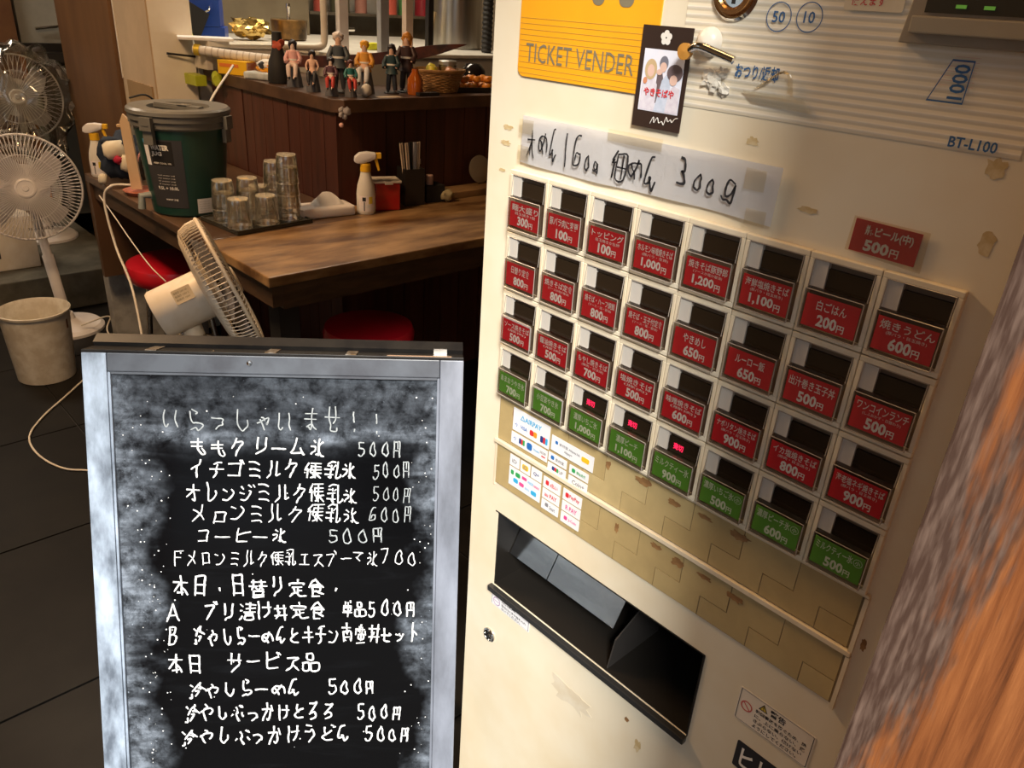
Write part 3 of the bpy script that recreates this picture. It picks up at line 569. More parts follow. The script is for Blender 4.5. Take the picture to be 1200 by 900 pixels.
for i in range(9):
    r_ = random.Random(i + 60); blob(b, (r_.uniform(-0.009, 0.009), r_.uniform(-0.008, 0.008), 0.001), (0.005, 0.004, 0.0016), i, 0.5, 2, 3)
obj('torn_paper_scrap', b, mat('scrap_paper', (0.78, 0.74, 0.64), 0.5), tm, M=mM(0.3655, 1.3735, 0.0008))
b = new_bm()
for i in range(5): tube(b, smooth_path([(-0.020 + i * 0.002, -0.006 + i * 0.001, 0.001), (-0.006 + i * 0.0015, 0.004 + i * 0.001, 0.0024), (0.005 + i * 0.001, 0.007 - i * 0.0005, 0.0026), (0.008 + i * 0.001, -0.006 - i * 0.0006, 0.001)], 4), 0.00045, 4)
prism(b, [(-0.03, -0.008), (0.02, -0.008), (0.03, -0.018), (-0.02, -0.015)], 0.0009, 0.0013)
obj('wrinkled_clear_tape', b, clear('tape', (0.985, 0.96, 0.90), 0.25, 0.05, 0.8), tm, M=mM(0.311, 1.378, 0.0012))

# ticket tray
tray = new_bm()
D = -0.112
mbox(tray, TY0, TY1, TZ0, TZ1, D - 0.004, D)
mbox(tray, TY0 + 0.0005, TY0 + 0.002, TZ0, TZ1, D, -0.001); mbox(tray, TY1 - 0.002, TY1 - 0.0005, TZ0, TZ1, D, -0.001)
mbox(tray, TY0 + 0.002, TY1 - 0.002, TZ0 + 0.0005, TZ0 + 0.002, D, -0.001); mbox(tray, TY0 + 0.002, TY1 - 0.002, TZ1 - 0.002, TZ1 - 0.0005, D, -0.001)
ty = obj('ticket_tray', tray, mat('tray_black', (0.016, 0.014, 0.012), 0.3), tm)
fl_m = mat('flap_steel', (0.50, 0.49, 0.47), 0.16, 1.0, c2=(0.36, 0.35, 0.34), scale=30, stretch=(1, 0.2, 1))
def flap(y0, y1):
    b = new_bm(); A = [mloc(y0, TZ1 - 0.003, -0.063), mloc(y1, TZ1 - 0.003, -0.063), mloc(y1, TZ0 + 0.040, -0.024), mloc(y0, TZ0 + 0.040, -0.024)]
    B = [p + V((0.0012, 0, 0)) for p in A]; A = [b.verts.new(p) for p in A]; B = [b.verts.new(p) for p in B]
    b.faces.new(A); b.faces.new(B[::-1])
    for i in range(4): b.faces.new((A[i], A[(i + 1) % 4], B[(i + 1) % 4], B[i]))
    return b
obj('steel_flap', flap(0.5755, 0.5085), fl_m, ty); obj('steel_flap', flap(0.5070, 0.3990), fl_m, ty)
dv = new_bm(); prism(dv, [(0.004, TZ0 + 0.002), (0.100, TZ0 + 0.002), (0.100, TZ0 + 0.085), (0.012, TZ0 + 0.040)], -0.0008, 0.0008, M=axes(mloc(0.385, 0, 0), (1, 0, 0), (0, 0, 1), (0, -1, 0)))
obj('divider', dv, mat('divider_grey', (0.045, 0.042, 0.04), 0.3), ty)
lp = new_bm(); mbox(lp, TY0 - 0.001, TY1 + 0.003, TZ0 - 0.0085, TZ0 - 0.0002, 0.0, 0.0075)
obj('tray_lip', lp, mat('lip_black', (0.03, 0.03, 0.03), 0.25), ty, bevel=0.0012)
lp = new_bm(); mbox(lp, TY0 - 0.001, TY1 + 0.003, TZ1 + 0.0002, TZ1 + 0.0012, 0.0, 0.001); mbox(lp, TY0 - 0.0012, TY0 - 0.0002, TZ0, TZ1, 0, 0.001)
obj('tray_rim', lp, darkplast, ty)
# key lock
lk = obj('key_lock', lat([(0.0105, 0.0), (0.0105, 0.002), (0.0085, 0.0036), (0.0072, 0.0036), (0.0068, 0.0018), (0.0, 0.0018)], 32), chrome, tm, M=mM(0.5785, 0.6445), smooth=35)
kb = lat([(0.0046, 0.0018), (0.0044, 0.0045), (0.0, 0.0045)], 24); obj('lock_core', kb, chrome, lk, smooth=35)
obj('keyhole', bx(-0.0006, 0.0006, -0.0022, 0.0022, 0.0045, 0.0047), blackmat, lk)
# stickers
def sticker(yy, zz, w_, h, lines, extra=None, m=None, name='warning_sticker', border=True):
    s = obj(name, pri(rrect(0, w_, -h, 0, 0.0015), 0, 0.0003), m or white_paper, tm, M=mM(yy, zz, 0.0002))
    b = new_bm()
    for (t, x0, x1, y0, y1) in lines: put_text(b, t, x0, x1, -y1, -y0, 0.0005, 0.02)
    if border:
        outline(b, rrect(0.0012, w_ - 0.0012, -h + 0.0012, -0.0012, 0.001, 2), 0.018, 0.0005)
    obj('lettering', b, print_black, s); return s
s = sticker(0.5795, 0.7235, 0.072, 0.0230, [('⚠注意', 0.020, 0.046, 0.0045, 0.0100), ('取出口に手や指を入れ', 0.020, 0.066, 0.0120, 0.0160), ('ないでください。', 0.020, 0.056, 0.0172, 0.0212)])
b = new_bm(); ring_disc(b, 0.0105, -0.014, 0.0052, 0.0066, 0.0005); box(b, 0.006, 0.015, -0.0145, -0.0135, 0.0004, 0.0005, ); obj('prohibition_mark', b, mat('pale_violet_print', (0.45, 0.32, 0.50), 0.5), s)
s = sticker(0.2265, 0.8425, 0.078, 0.0410, [('警告', 0.033, 0.049, 0.0035, 0.0115), ('転倒事故を防ぐため、絶', 0.0195, 0.072, 0.0140, 0.0185), ('に、上に乗らない、揺', 0.0195, 0.072, 0.0203, 0.0248), ('さぶらない、傾けない', 0.0195, 0.070, 0.0266, 0.0311), ('ようにしてください。', 0.0195, 0.066, 0.0329, 0.0374)], m=mat('cream_sticker', (0.82, 0.74, 0.62), 0.6))
b = new_bm(); ring_disc(b, 0.010, -0.0190, 0.0048, 0.0062, 0.0005); M45 = Matrix.Translation((0.010, -0.019, 0)) @ Matrix.Rotation(-PI / 4, 4, 'Z'); box(b, -0.005, 0.005, -0.0006, 0.0006, 0.0004, 0.0005, M45); obj('prohibition_mark', b, mat('prohibit_red', (0.62, 0.12, 0.10), 0.5), s)
b = new_bm(); outline(b, [(0.0, 0.0), (0.0095, 0.0), (0.00475, 0.0085)], 0.32, 0.0005); b2 = obj('warning_triangle_edge', b, print_black, s, loc=(0.0215, -0.0118, 0))
obj('warning_triangle', pri([(0.0008, 0.0005), (0.0087, 0.0005), (0.00475, 0.0076)], 0.0003, 0.00042), mat('triangle_yellow', (0.75, 0.55, 0.05), 0.5), s, loc=(0.0215, -0.0118, 0))
obj('warning_mark', put_text(new_bm(), '!', 0.0042, 0.0053, 0.0015, 0.0058, 0.0006, 0.03), print_black, s, loc=(0.0215, -0.0118, 0))
s = obj('arrow_sticker', pri(rrect(0, 0.055, -0.035, 0, 0.002), 0, 0.0004), print_black, tm, M=mM(0.216, 0.7785, 0.0002))
b = new_bm(); put_text(b, 'ヒヒ', 0.006, 0.040, -0.030, -0.006, 0.0006, 0.02); obj('lettering', b, print_white, s)
# payment stickers
def pay(yy, zz, w_, h, marks, texts):
    s = obj('payment_sticker', pri(rrect(0, w_, -h, 0, 0.0006, 2), 0, 0.0003), white_paper, tm, M=mM(yy, zz, 0.0024))
    for i, (c, x0, x1, y0, y1) in enumerate(marks):
        obj('logo_mark', pri(rrect(x0, x1, -y1, -y0, min(x1 - x0, y1 - y0) * 0.3, 3), 0.0003, 0.0005), mat('logo_%d%d%d' % tuple(int(q * 99) for q in c), c, 0.5), s)
    for (t, c, x0, x1, y0, y1) in texts:
        obj('lettering', put_text(new_bm(), t, x0, x1, -y1, -y0, 0.00065, 0.02), mat('ink_%d%d%d' % tuple(int(q * 99) for q in c), c, 0.5), s)
BL, RD, GN, OR, CY, GY, PK, NV, YE = (0.02, 0.16, 0.50), (0.68, 0.03, 0.04), (0.03, 0.36, 0.10), (0.90, 0.32, 0.02), (0.04, 0.42, 0.75), (0.25, 0.25, 0.27), (0.75, 0.08, 0.30), (0.02, 0.05, 0.22), (0.90, 0.55, 0.02)
pay(0.5605, 1.0040, 0.0590, 0.0290, [(RD, 0.028, 0.034, 0.017, 0.024), (OR, 0.034, 0.0395, 0.017, 0.024), (NV, 0.045, 0.0495, 0.017, 0.025), (RD, 0.0495, 0.053, 0.017, 0.025), (CY, 0.053, 0.0565, 0.017, 0.025)], [('△AIRPAY', CY, 0.012, 0.046, 0.0045, 0.0115), ('VISA', BL, 0.013, 0.024, 0.0180, 0.0225), ('•)', BL, 0.004, 0.008, 0.018, 0.023)])
pay(0.5615, 0.9725, 0.0590, 0.0150, [(NV, 0.013, 0.0165, 0.004, 0.011), (RD, 0.0165, 0.0195, 0.004, 0.011), (GN, 0.0195, 0.0225, 0.004, 0.011), (BL, 0.026, 0.0345, 0.003, 0.012), (RD, 0.050, 0.056, 0.0095, 0.011)], [('Diners', CY, 0.0375, 0.0465, 0.006, 0.009), ('DISCOVER', GY, 0.0475, 0.0570, 0.004, 0.007), ('•)', BL, 0.004, 0.008, 0.005, 0.010)])
pay(0.4985, 0.9965, 0.0620, 0.0190, [(BL, 0.006, 0.010, 0.005, 0.009), (YE, 0.045, 0.056, 0.006, 0.012)], [('支付宝 Alipay.hk', GY, 0.012, 0.043, 0.0050, 0.009), ('Alipay+', GY, 0.020, 0.032, 0.011, 0.015)])
pay(0.5010, 0.9740, 0.0280, 0.0110, [(BL, 0.004, 0.009, 0.003, 0.008)], [('支付宝', GY, 0.011, 0.024, 0.0035, 0.0075)])
pay(0.5010, 0.9610, 0.0280, 0.0110, [(NV, 0.007, 0.011, 0.003, 0.008), (RD, 0.011, 0.014, 0.003, 0.008), (GN, 0.014, 0.017, 0.003, 0.008)], [('UP', GY, 0.018, 0.024, 0.0035, 0.0075)])
pay(0.4690, 0.9730, 0.0280, 0.0110, [(GN, 0.004, 0.009, 0.003, 0.008)], [('微信支付', GN, 0.011, 0.024, 0.0035, 0.0075)])
pay(0.4690, 0.9600, 0.0280, 0.0130, [], [('Coin+', GY, 0.006, 0.024, 0.0035, 0.0090)])
pay(0.5610, 0.9420, 0.0160, 0.0150, [], [('iD', GY, 0.004, 0.012, 0.005, 0.010)])
pay(0.5430, 0.9420, 0.0160, 0.0150, [(YE, 0.003, 0.013, 0.004, 0.011)], [('iD', GY, 0.005, 0.011, 0.005, 0.010)])
pay(0.5250, 0.9420, 0.0170, 0.0150, [], [('Q+', NV, 0.004, 0.013, 0.005, 0.010)])
pay(0.5610, 0.9255, 0.0530, 0.0255, [(GN, 0.003, 0.008, 0.004, 0.010), (GN, 0.011, 0.019, 0.004, 0.010), (PK, 0.022, 0.030, 0.004, 0.008), (CY, 0.008, 0.016, 0.013, 0.019), (PK, 0.018, 0.026, 0.014, 0.019), (CY, 0.038, 0.047, 0.015, 0.021)], [('WAON', CY, 0.032, 0.041, 0.005, 0.009), ('nanaco', PK, 0.042, 0.051, 0.006, 0.009), ('SUGOCA', CY, 0.028, 0.036, 0.016, 0.019)])
pay(0.5050, 0.9400, 0.0270, 0.0145, [(RD, 0.004, 0.009, 0.004, 0.010)], [('d払い', RD, 0.011, 0.023, 0.0040, 0.0100)])
pay(0.5050, 0.9240, 0.0270, 0.0130, [], [('au PAY', RD, 0.004, 0.023, 0.0035, 0.0090)])
pay(0.5050, 0.9095, 0.0270, 0.0130, [(GY, 0.006, 0.011, 0.003, 0.008)], [('Smart', GY, 0.013, 0.022, 0.004, 0.009)])
pay(0.4740, 0.9400, 0.0280, 0.0145, [(RD, 0.004, 0.009, 0.004, 0.010)], [('PayPay', RD, 0.010, 0.025, 0.0040, 0.0100)])
pay(0.4740, 0.9240, 0.0280, 0.0130, [], [('R PAY', PK, 0.006, 0.023, 0.0035, 0.0095)])
pay(0.4740, 0.9095, 0.0280, 0.0140, [(PK, 0.005, 0.010, 0.004, 0.009)], [('J-Coin', PK, 0.012, 0.024, 0.0045, 0.0090)])

# things fixed to the machine face with tape
def flat(poly, z): b = new_bm(); b.faces.new([b.verts.new((x, y, z)) for x, y in poly]); return b
nt_ = thing('paper_notice', 'long white paper notice with black brush writing taped above the price buttons', 'notice', (MX, 0.435, 1.298))
Mn = axes((-0.0015, 0.0, 0.0), (0, -1, 0), (0, 0, 1), (-1, 0, 0))
b = new_bm(); N = 24; A = []
for i in range(N + 1):
    u = -0.1415 + 0.283 * i / N; wv = 0.0008 + 0.0007 * math.sin(i * 0.9) + 0.0006 * (i / N)
    A.append((b.verts.new((u - 0.001, -0.0225 - 0.0012 * math.sin(i * 0.26), wv)), b.verts.new((u, 0.0225, wv + 0.0003))))
for p, q in zip(A, A[1:]): b.faces.new((p[0], q[0], q[1], p[1]))
bmesh.ops.solidify(b, geom=list(b.faces), thickness=0.0002)
obj('paper', b, white_paper, nt_, M=Mn)
b = new_bm(); ink = 0.0030
for (t_, x0, x1, yb, h, wd, sd) in (('太めん16', -0.132, -0.056, -0.0140, 0.0290, 0.0021, 31), ('0g', -0.056, -0.034, -0.0135, 0.0150, 0.0020, 32), ('細めん', -0.0240, 0.0340, -0.0150, 0.0280, 0.0023, 37), ('3', 0.047, 0.062, -0.010, 0.024, 0.0027, 33), ('00', 0.064, 0.090, -0.009, 0.014, 0.0021, 34), ('g', 0.090, 0.110, -0.013, 0.023, 0.0023, 35)):
    strokes(b, t_, x0, x1, yb, h, wd, sd, 0.0036, 0, 0.03)
obj('brush_writing', b, print_black, nt_, M=Mn)
tp = clear('yellowed_tape', (0.97, 0.93, 0.84), 0.35, 0.02, 0.4)
for x0, x1, y0, y1 in ((-0.144, -0.124, 0.006, 0.019), (-0.144, -0.128, -0.020, -0.006), (0.112, 0.130, 0.002, 0.018), (0.118, 0.136, -0.024, -0.012), (-0.03, 0.03, 0.016, 0.026)):
    obj('tape_piece', flat([(x0, y0), (x1, y0), (x1, y1), (x0, y1)], 0.0036), tp, nt_, M=Mn)
bc = thing('beer_price_card', 'small red price card reading 500 yen taped above the top right button', 'price card', (MX, 0.208, 1.285))
Mb = axes((-0.0012, 0, 0), (0, -1, 0), (0, 0, 1), (-1, 0, 0)) @ Matrix.Rotation(-0.02, 4, 'Z')
obj('card', bx(-0.0235, 0.0235, -0.0115, 0.0115, 0, 0.0004), red_card, bc, M=Mb)
b = new_bm(); put_text(b, '瓶ビール(中)', -0.0150, 0.0190, 0.0008, 0.0088, 0.0006, 0.03); put_text(b, '500', -0.0135, 0.0045, -0.0095, -0.0012, 0.0006, 0.04); put_text(b, '円', 0.0055, 0.0115, -0.0095, -0.0035, 0.0006, 0.02)
obj('lettering', b, print_white, bc, M=Mb)
obj('clear_tape', pri([(-0.026, -0.012), (0.029, -0.0145), (0.028, 0.0135), (-0.025, 0.0130)], 0.0008, 0.0009), clear('tape2', (0.96, 0.93, 0.88), 0.2, 0.03, 0.8), bc, M=Mb)
# photo card
pc = thing('photo_card', 'black bordered card with a photo of three women left of the chrome lever', 'card', (MX, 0.4165, 1.371))
Mp = axes((-0.0022, 0, 0), (0, -1, 0), (0, 0, 1), (-1, 0, 0)) @ Matrix.Rotation(-0.0, 4, 'Z')
obj('card', bx(-0.0255, 0.0245, -0.0405, 0.0385, 0, 0.0006), mat('card_black', (0.035, 0.018, 0.012), 0.4), pc, M=Mp)
ph = obj('photo', bx(-0.0208, 0.0202, -0.0270, 0.0210, 0.0006, 0.0008), mat('photo_pale_blue', (0.72, 0.77, 0.90), 0.35, scale=60, c2=(0.80, 0.80, 0.90)), pc, M=Mp)
def flat(poly, z): b = new_bm(); b.faces.new([b.verts.new((x, y, z)) for x, y in poly]); return b
def ell(cx, cy, rx, ry, z, n=20, w_=0): return flat([(cx + rx * math.cos(2 * PI * i / n), cy + ry * math.sin(2 * PI * i / n) + w_ * math.cos(4 * PI * i / n)) for i in range(n)], z)
skin = mat('print_skin', (0.80, 0.55, 0.46), 0.4); hairb = mat('print_blond', (0.62, 0.46, 0.26), 0.4); haird = mat('print_dark_hair', (0.16, 0.12, 0.13), 0.4); hairg = mat('print_grey_cap', (0.20, 0.20, 0.25), 0.4)
lil = mat('print_lilac', (0.62, 0.58, 0.68), 0.4, scale=200, c2=(0.72, 0.70, 0.78)); blc = mat('print_pale_coat', (0.50, 0.58, 0.72), 0.4, scale=200, c2=(0.60, 0.66, 0.80))
for nm, b, m_ in (('printed_coat', flat([(-0.0200, -0.0265), (-0.0195, -0.006), (-0.015, 0.000), (-0.008, 0.0), (-0.004, -0.006), (-0.004, -0.0265)], 0.0009), lil),
        ('printed_shadow', flat([(-0.006, -0.020), (-0.005, 0.004), (-0.001, 0.006), (0.002, -0.002), (0.001, -0.02)], 0.00085), haird),
        ('printed_coat', flat([(-0.0045, -0.0265), (0.0005, -0.002), (0.004, 0.003), (0.009, 0.000), (0.0105, -0.0265)], 0.00095), blc),
        ('printed_coat', flat([(0.007, -0.0265), (0.009, -0.009), (0.013, -0.005), (0.0195, -0.007), (0.0200, -0.0265)], 0.0010), lil),
        ('printed_hair', ell(-0.0120, 0.0055, 0.0062, 0.0080, 0.00105), hairb), ('printed_face', ell(-0.0118, 0.0045, 0.0036, 0.0048, 0.0011), skin),
        ('printed_hair', ell(0.0005, 0.0110, 0.0044, 0.0056, 0.00105), hairg), ('printed_face', ell(0.0004, 0.0080, 0.0034, 0.0038, 0.0011), skin), ('printed_hand', ell(-0.0030, 0.0040, 0.003, 0.0022, 0.00112), skin),
        ('printed_hair', ell(0.0125, 0.0045, 0.0078, 0.0066, 0.00115), haird), ('printed_face', ell(0.0120, -0.0010, 0.0038, 0.0040, 0.0012), skin), ('printed_hand', ell(-0.0165, -0.0035, 0.0022, 0.0026, 0.0012), mat('print_amber', (0.70, 0.30, 0.16), 0.4))):
    obj(nm, b, m_, ph, loc=None)
obj('printed_words', put_text(new_bm(), 'やきそばや', -0.0165, 0.0145, -0.0150, -0.0085, 0.0013, 0.03), print_red, ph)
b = new_bm()
for i in range(5):
    a = PI / 2 + i * 2 * PI / 5; disc(b, 0.0032 * math.cos(a) - 0.001, 0.0300 + 0.0032 * math.sin(a), 0.0026, 0.0008 + i * 1e-5, 14)
obj('flower_emblem', b, print_white, pc, M=Mp)
b = new_bm(); tube(b, smooth_path([(-0.006, -0.0365, 0.001), (-0.003, -0.031, 0.001), (-0.002, -0.0355, 0.001), (0.001, -0.031, 0.001), (0.003, -0.0350, 0.001), (0.006, -0.0335, 0.001), (0.008, -0.036, 0.001), (0.010, -0.0295, 0.001), (0.012, -0.0330, 0.001), (0.0145, -0.0310, 0.001), (0.016, -0.0330, 0.001), (0.0185, -0.0300, 0.001), (0.0215, -0.0290, 0.001)], 4), 0.0003, 4)
obj('signature', b, print_white, pc, M=Mp)
# END_MACHINE
# ================================================================ CHALKBOARD SIGN
BA = V((0.242, 1.028, 0.986)); BU = V((0.78546, -0.61891, 0)); BD = V((-0.17578, -0.22308, -0.95882)); BN = V((-0.59342, -0.75312, 0.28402))
BASE = V((0.35, 0.80, 0.0))
sg = thing('chalkboard_sign', 'black folding chalkboard sign with handwritten white Japanese menu, standing before the fans', 'sign', BASE)
MB = axes(BA - BASE, BU, -BD, BN)                 # board frame: x right, y up, z out
W = 0.4863
def board_mat():
    m = bpy.data.materials.new('chalk_dusted_black'); m.use_nodes = True; nt = m.node_tree; L = nt.links.new; p = nt.nodes['Principled BSDF']
    tc = nd(nt, 'ShaderNodeTexCoord'); sp = nd(nt, 'ShaderNodeSeparateXYZ'); L(tc.outputs['Object'], sp.inputs[0])
    def band(out, a, b):
        r = nd(nt, 'ShaderNodeMapRange'); r.interpolation_type = 'SMOOTHSTEP'; r.inputs['From Min'].default_value = a; r.inputs['From Max'].default_value = b; L(out, r.inputs[0]); return r.outputs[0]
    def mth(op, a, b):
        n = nd(nt, 'ShaderNodeMath', operation=op)
        for i, q in enumerate((a, b)):
            if isinstance(q, (int, float)): n.inputs[i].default_value = q
            else: L(q, n.inputs[i])
        return n.outputs[0]
    n1 = nd(nt, 'ShaderNodeTexNoise', Scale=38.0, Detail=8.0, Roughness=0.72, Distortion=0.2); L(tc.outputs['Object'], n1.inputs['Vector'])
    mp = nd(nt, 'ShaderNodeMapping'); mp.inputs['Scale'].default_value = (4, 26, 1); L(tc.outputs['Object'], mp.inputs[0])
    n2 = nd(nt, 'ShaderNodeTexNoise', Scale=1.6, Detail=4.0, Roughness=0.6, Distortion=1.0); L(mp.outputs[0], n2.inputs['Vector'])
    n3 = nd(nt, 'ShaderNodeTexNoise', Scale=240.0, Detail=2.0); L(tc.outputs['Object'], n3.inputs['Vector'])
    n4 = nd(nt, 'ShaderNodeTexNoise', Scale=9.0, Detail=4.0, Roughness=0.6); L(tc.outputs['Object'], n4.inputs['Vector'])
    wob = mth('MULTIPLY', mth('SUBTRACT', n4.outputs['Fac'], 0.5), 0.16); X_ = mth('ADD', sp.outputs['X'], wob); Y_ = mth('ADD', sp.outputs['Y'], mth('MULTIPLY', wob, 0.35))
    left = band(X_, 0.095, 0.028); right = mth('MULTIPLY', band(X_, 0.415, 0.460), 0.7)
    top = mth('MULTIPLY', band(Y_, -0.150, -0.085), 0.30); wipe = mth('MULTIPLY', mth('MULTIPLY', band(Y_, -0.126, -0.113), band(Y_, -0.095, -0.108)), 0.5)
    edge = mth('MAXIMUM', mth('MAXIMUM', left, right), mth('ADD', top, wipe))
    a = mth('MULTIPLY', edge, mth('MULTIPLY', band(n1.outputs['Fac'], 0.28, 0.75), mth('ADD', band(n2.outputs['Fac'], 0.2, 0.8), 0.25)))
    base = mth('MULTIPLY', band(n2.outputs['Fac'], 0.50, 0.9), 0.008)
    spec = mth('MULTIPLY', mth('MULTIPLY', band(n3.outputs['Fac'], 0.70, 0.76), edge), 0.5)
    f = mth('MINIMUM', mth('ADD', mth('ADD', mth('MULTIPLY', a, 0.68), base), spec), 1.0)
    mx = nd(nt, 'ShaderNodeMix', data_type='RGBA'); p.inputs['Specular IOR Level'].default_value = 0.15; mx.inputs[6].default_value = (0.0025, 0.0025, 0.003, 1); mx.inputs[7].default_value = (0.46, 0.54, 0.66, 1)
    L(f, mx.inputs[0]); L(mx.outputs[2], p.inputs['Base Color'])
    rr = nd(nt, 'ShaderNodeMapRange'); rr.inputs['To Min'].default_value = 0.13; rr.inputs['To Max'].default_value = 0.6; L(f, rr.inputs[0]); L(rr.outputs[0], p.inputs['Roughness'])
    return m
obj('board', bx(0.030, W - 0.030, -0.965, -0.028, -0.012, 0.0), board_mat(), sg, M=MB)
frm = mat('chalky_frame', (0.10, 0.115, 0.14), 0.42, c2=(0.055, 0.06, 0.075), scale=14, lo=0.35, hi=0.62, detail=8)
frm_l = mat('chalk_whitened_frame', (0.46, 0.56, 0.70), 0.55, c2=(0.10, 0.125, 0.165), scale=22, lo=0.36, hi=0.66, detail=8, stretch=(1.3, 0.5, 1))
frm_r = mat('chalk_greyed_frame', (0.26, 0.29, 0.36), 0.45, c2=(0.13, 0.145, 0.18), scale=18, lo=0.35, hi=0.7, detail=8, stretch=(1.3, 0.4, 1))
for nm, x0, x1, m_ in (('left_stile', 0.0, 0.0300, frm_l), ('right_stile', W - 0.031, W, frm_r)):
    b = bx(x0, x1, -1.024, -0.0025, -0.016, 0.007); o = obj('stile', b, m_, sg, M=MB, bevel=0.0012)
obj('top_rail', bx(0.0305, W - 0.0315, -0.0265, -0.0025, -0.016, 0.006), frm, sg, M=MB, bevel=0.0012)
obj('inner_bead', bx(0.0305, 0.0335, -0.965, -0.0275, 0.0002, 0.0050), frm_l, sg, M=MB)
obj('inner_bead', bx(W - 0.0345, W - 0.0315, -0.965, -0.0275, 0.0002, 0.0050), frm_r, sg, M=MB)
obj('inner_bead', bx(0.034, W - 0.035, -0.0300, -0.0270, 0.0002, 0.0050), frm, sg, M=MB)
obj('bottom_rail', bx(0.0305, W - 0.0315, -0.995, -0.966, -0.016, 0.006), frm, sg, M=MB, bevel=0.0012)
# rear leaf leaning the other way, hinged along the top
MR = axes(BA - BASE + V((0.0, 0.0, 0.004)) - BN * 0.018, BU, (V((0, 0, 1)) * 0.96 + V((-0.619, -0.785, 0)) * 0.27).normalized(), V((0.619 * 0.96, 0.785 * 0.96, 0.27)).normalized() * -1)
blk = mat('black_lacquer', (0.012, 0.011, 0.011), 0.4, c2=(0.02, 0.018, 0.016), scale=30, spec=0.15)
for x0, x1 in ((0.0, 0.028), (W - 0.028, W)): obj('rear_leg', bx(x0, x1, -1.02, -0.004, -0.030, -0.012), blk, sg, M=MR)
obj('rear_rail', bx(0.028, W - 0.028, -0.030, -0.004, -0.030, -0.012), blk, sg, M=MR)
obj('top_cap', bx(0.0, W, -0.0020, 0.0015, -0.036, 0.0065), blk, sg, M=MB, bevel=0.0008)
for x in (0.085, 0.235, 0.338):
    b = bx(x - 0.007, x + 0.007, 0.0016, 0.0028, -0.030, 0.006); obj('hinge', b, mat('rusty_hinge', (0.36, 0.33, 0.28), 0.4, 0.7, c2=(0.16, 0.10, 0.05), scale=120), sg, M=MB)
obj('hinge_screw', lat([(0.0024, 0), (0.0018, 0.0012), (0, 0.0014)], 12, axes((0.160, 0.0016, -0.002), (1, 0, 0), (0, 0, -1), (0, 1, 0))), chrome, sg, M=MB)
obj('brass_strip', bx(0.385, 0.470, 0.0016, 0.0024, 0.001, 0.005), mat('brass_strip', (0.55, 0.35, 0.22), 0.4, 0.5), sg, M=MB)
obj('corner_clip', bx(W - 0.040, W - 0.022, 0.0016, 0.0085, -0.033, -0.024), steel, sg, M=MB)
b = lat([(0.0040, 0), (0.0030, 0.003), (0, 0.0035)], 12); obj('nail', b, chrome, sg, M=MB @ Matrix.Translation((0.208, -0.012, 0.006)))
chalk = mat('chalk_white', (0.86, 0.88, 0.90), 0.8); chalk_dim = mat('chalk_worn', (0.46, 0.50, 0.52), 0.8, c2=(0.30, 0.33, 0.35), scale=90)
def line(s, x0, x1, yb, h, wd=0.0026, m_=chalk, seed=1, slope=0.0):
    obj('chalk_writing', strokes(new_bm(), s, x0, x1, -yb, h, wd, seed, 0.0003, slope, jit=0.03), m_, sg, M=MB)
line('いらっしゃいませ!!', 0.092, 0.388, 0.1040, 0.032, 0.0021, chalk_dim, 5)
line('ももクリーム氷', 0.128, 0.308, 0.1370, 0.025, 0.0028, seed=6); line('500円', 0.345, 0.408, 0.1370, 0.022, 0.0022, chalk_dim, 7)
line('イチゴミルク練乳氷', 0.124, 0.350, 0.1670, 0.024, 0.0027, seed=8); line('500円', 0.365, 0.420, 0.1670, 0.021, 0.0018, chalk_dim, 9)
line('オレンジミルク練乳氷', 0.120, 0.350, 0.2010, 0.025, 0.0025, seed=10); line('500円', 0.365, 0.420, 0.2010, 0.021, 0.0016, chalk_dim, 11)
line('メロンミルク練乳氷', 0.126, 0.352, 0.2300, 0.024, 0.0023, seed=12); line('600円', 0.360, 0.424, 0.2300, 0.021, 0.0018, chalk_dim, 13)
line('コーヒー氷', 0.130, 0.255, 0.2600, 0.022, 0.0024, seed=14); line('500円', 0.304, 0.385, 0.2600, 0.021, 0.0022, chalk_dim, 15)
line('Fメロンミルク練乳エスプーマ氷700', 0.100, 0.432, 0.2920, 0.022, 0.0018, seed=16)
line('本日.日替り定食.', 0.098, 0.330, 0.3370, 0.028, 0.0030, seed=17)
line('A ブリ漬け丼定食', 0.088, 0.304, 0.3720, 0.026, 0.0030, seed=18); line('単品500円', 0.325, 0.430, 0.3680, 0.023, 0.0028, seed=19)
line('B 冷やしらーめんとキチン南蛮丼セット', 0.088, 0.434, 0.4080, 0.026, 0.0029, seed=20)
line('本日 サービス品', 0.088, 0.296, 0.4490, 0.028, 0.0030, seed=21)
line('冷やしらーめん', 0.114, 0.272, 0.4860, 0.026, 0.0030, seed=22); line('500円', 0.304, 0.375, 0.4870, 0.022, 0.0028, seed=23)
line('冷やしぶっかけとろろ', 0.108, 0.318, 0.5240, 0.026, 0.0030, seed=24); line('500円', 0.345, 0.412, 0.5270, 0.022, 0.0028, seed=25)
line('冷やしぶっかけうどん', 0.102, 0.342, 0.5600, 0.027, 0.0030, seed=26); line('500円', 0.356, 0.424, 0.5620, 0.023, 0.0028, seed=27)
b = new_bm(); r_ = random.Random(9)
for i in range(150):
    e = r_.random(); x = r_.gauss(0.075, 0.016) if e < 0.5 else (r_.gauss(0.435, 0.012) if e < 0.8 else r_.uniform(0.05, 0.44)); y_ = r_.uniform(0.05, 0.60)
    if 0.037 < x < 0.448: disc(b, x, -y_, r_.uniform(0.0004, 0.0012), 0.0004, 6)
tag(obj('chalk_specks', b, chalk, sg, M=MB), kind='stuff')
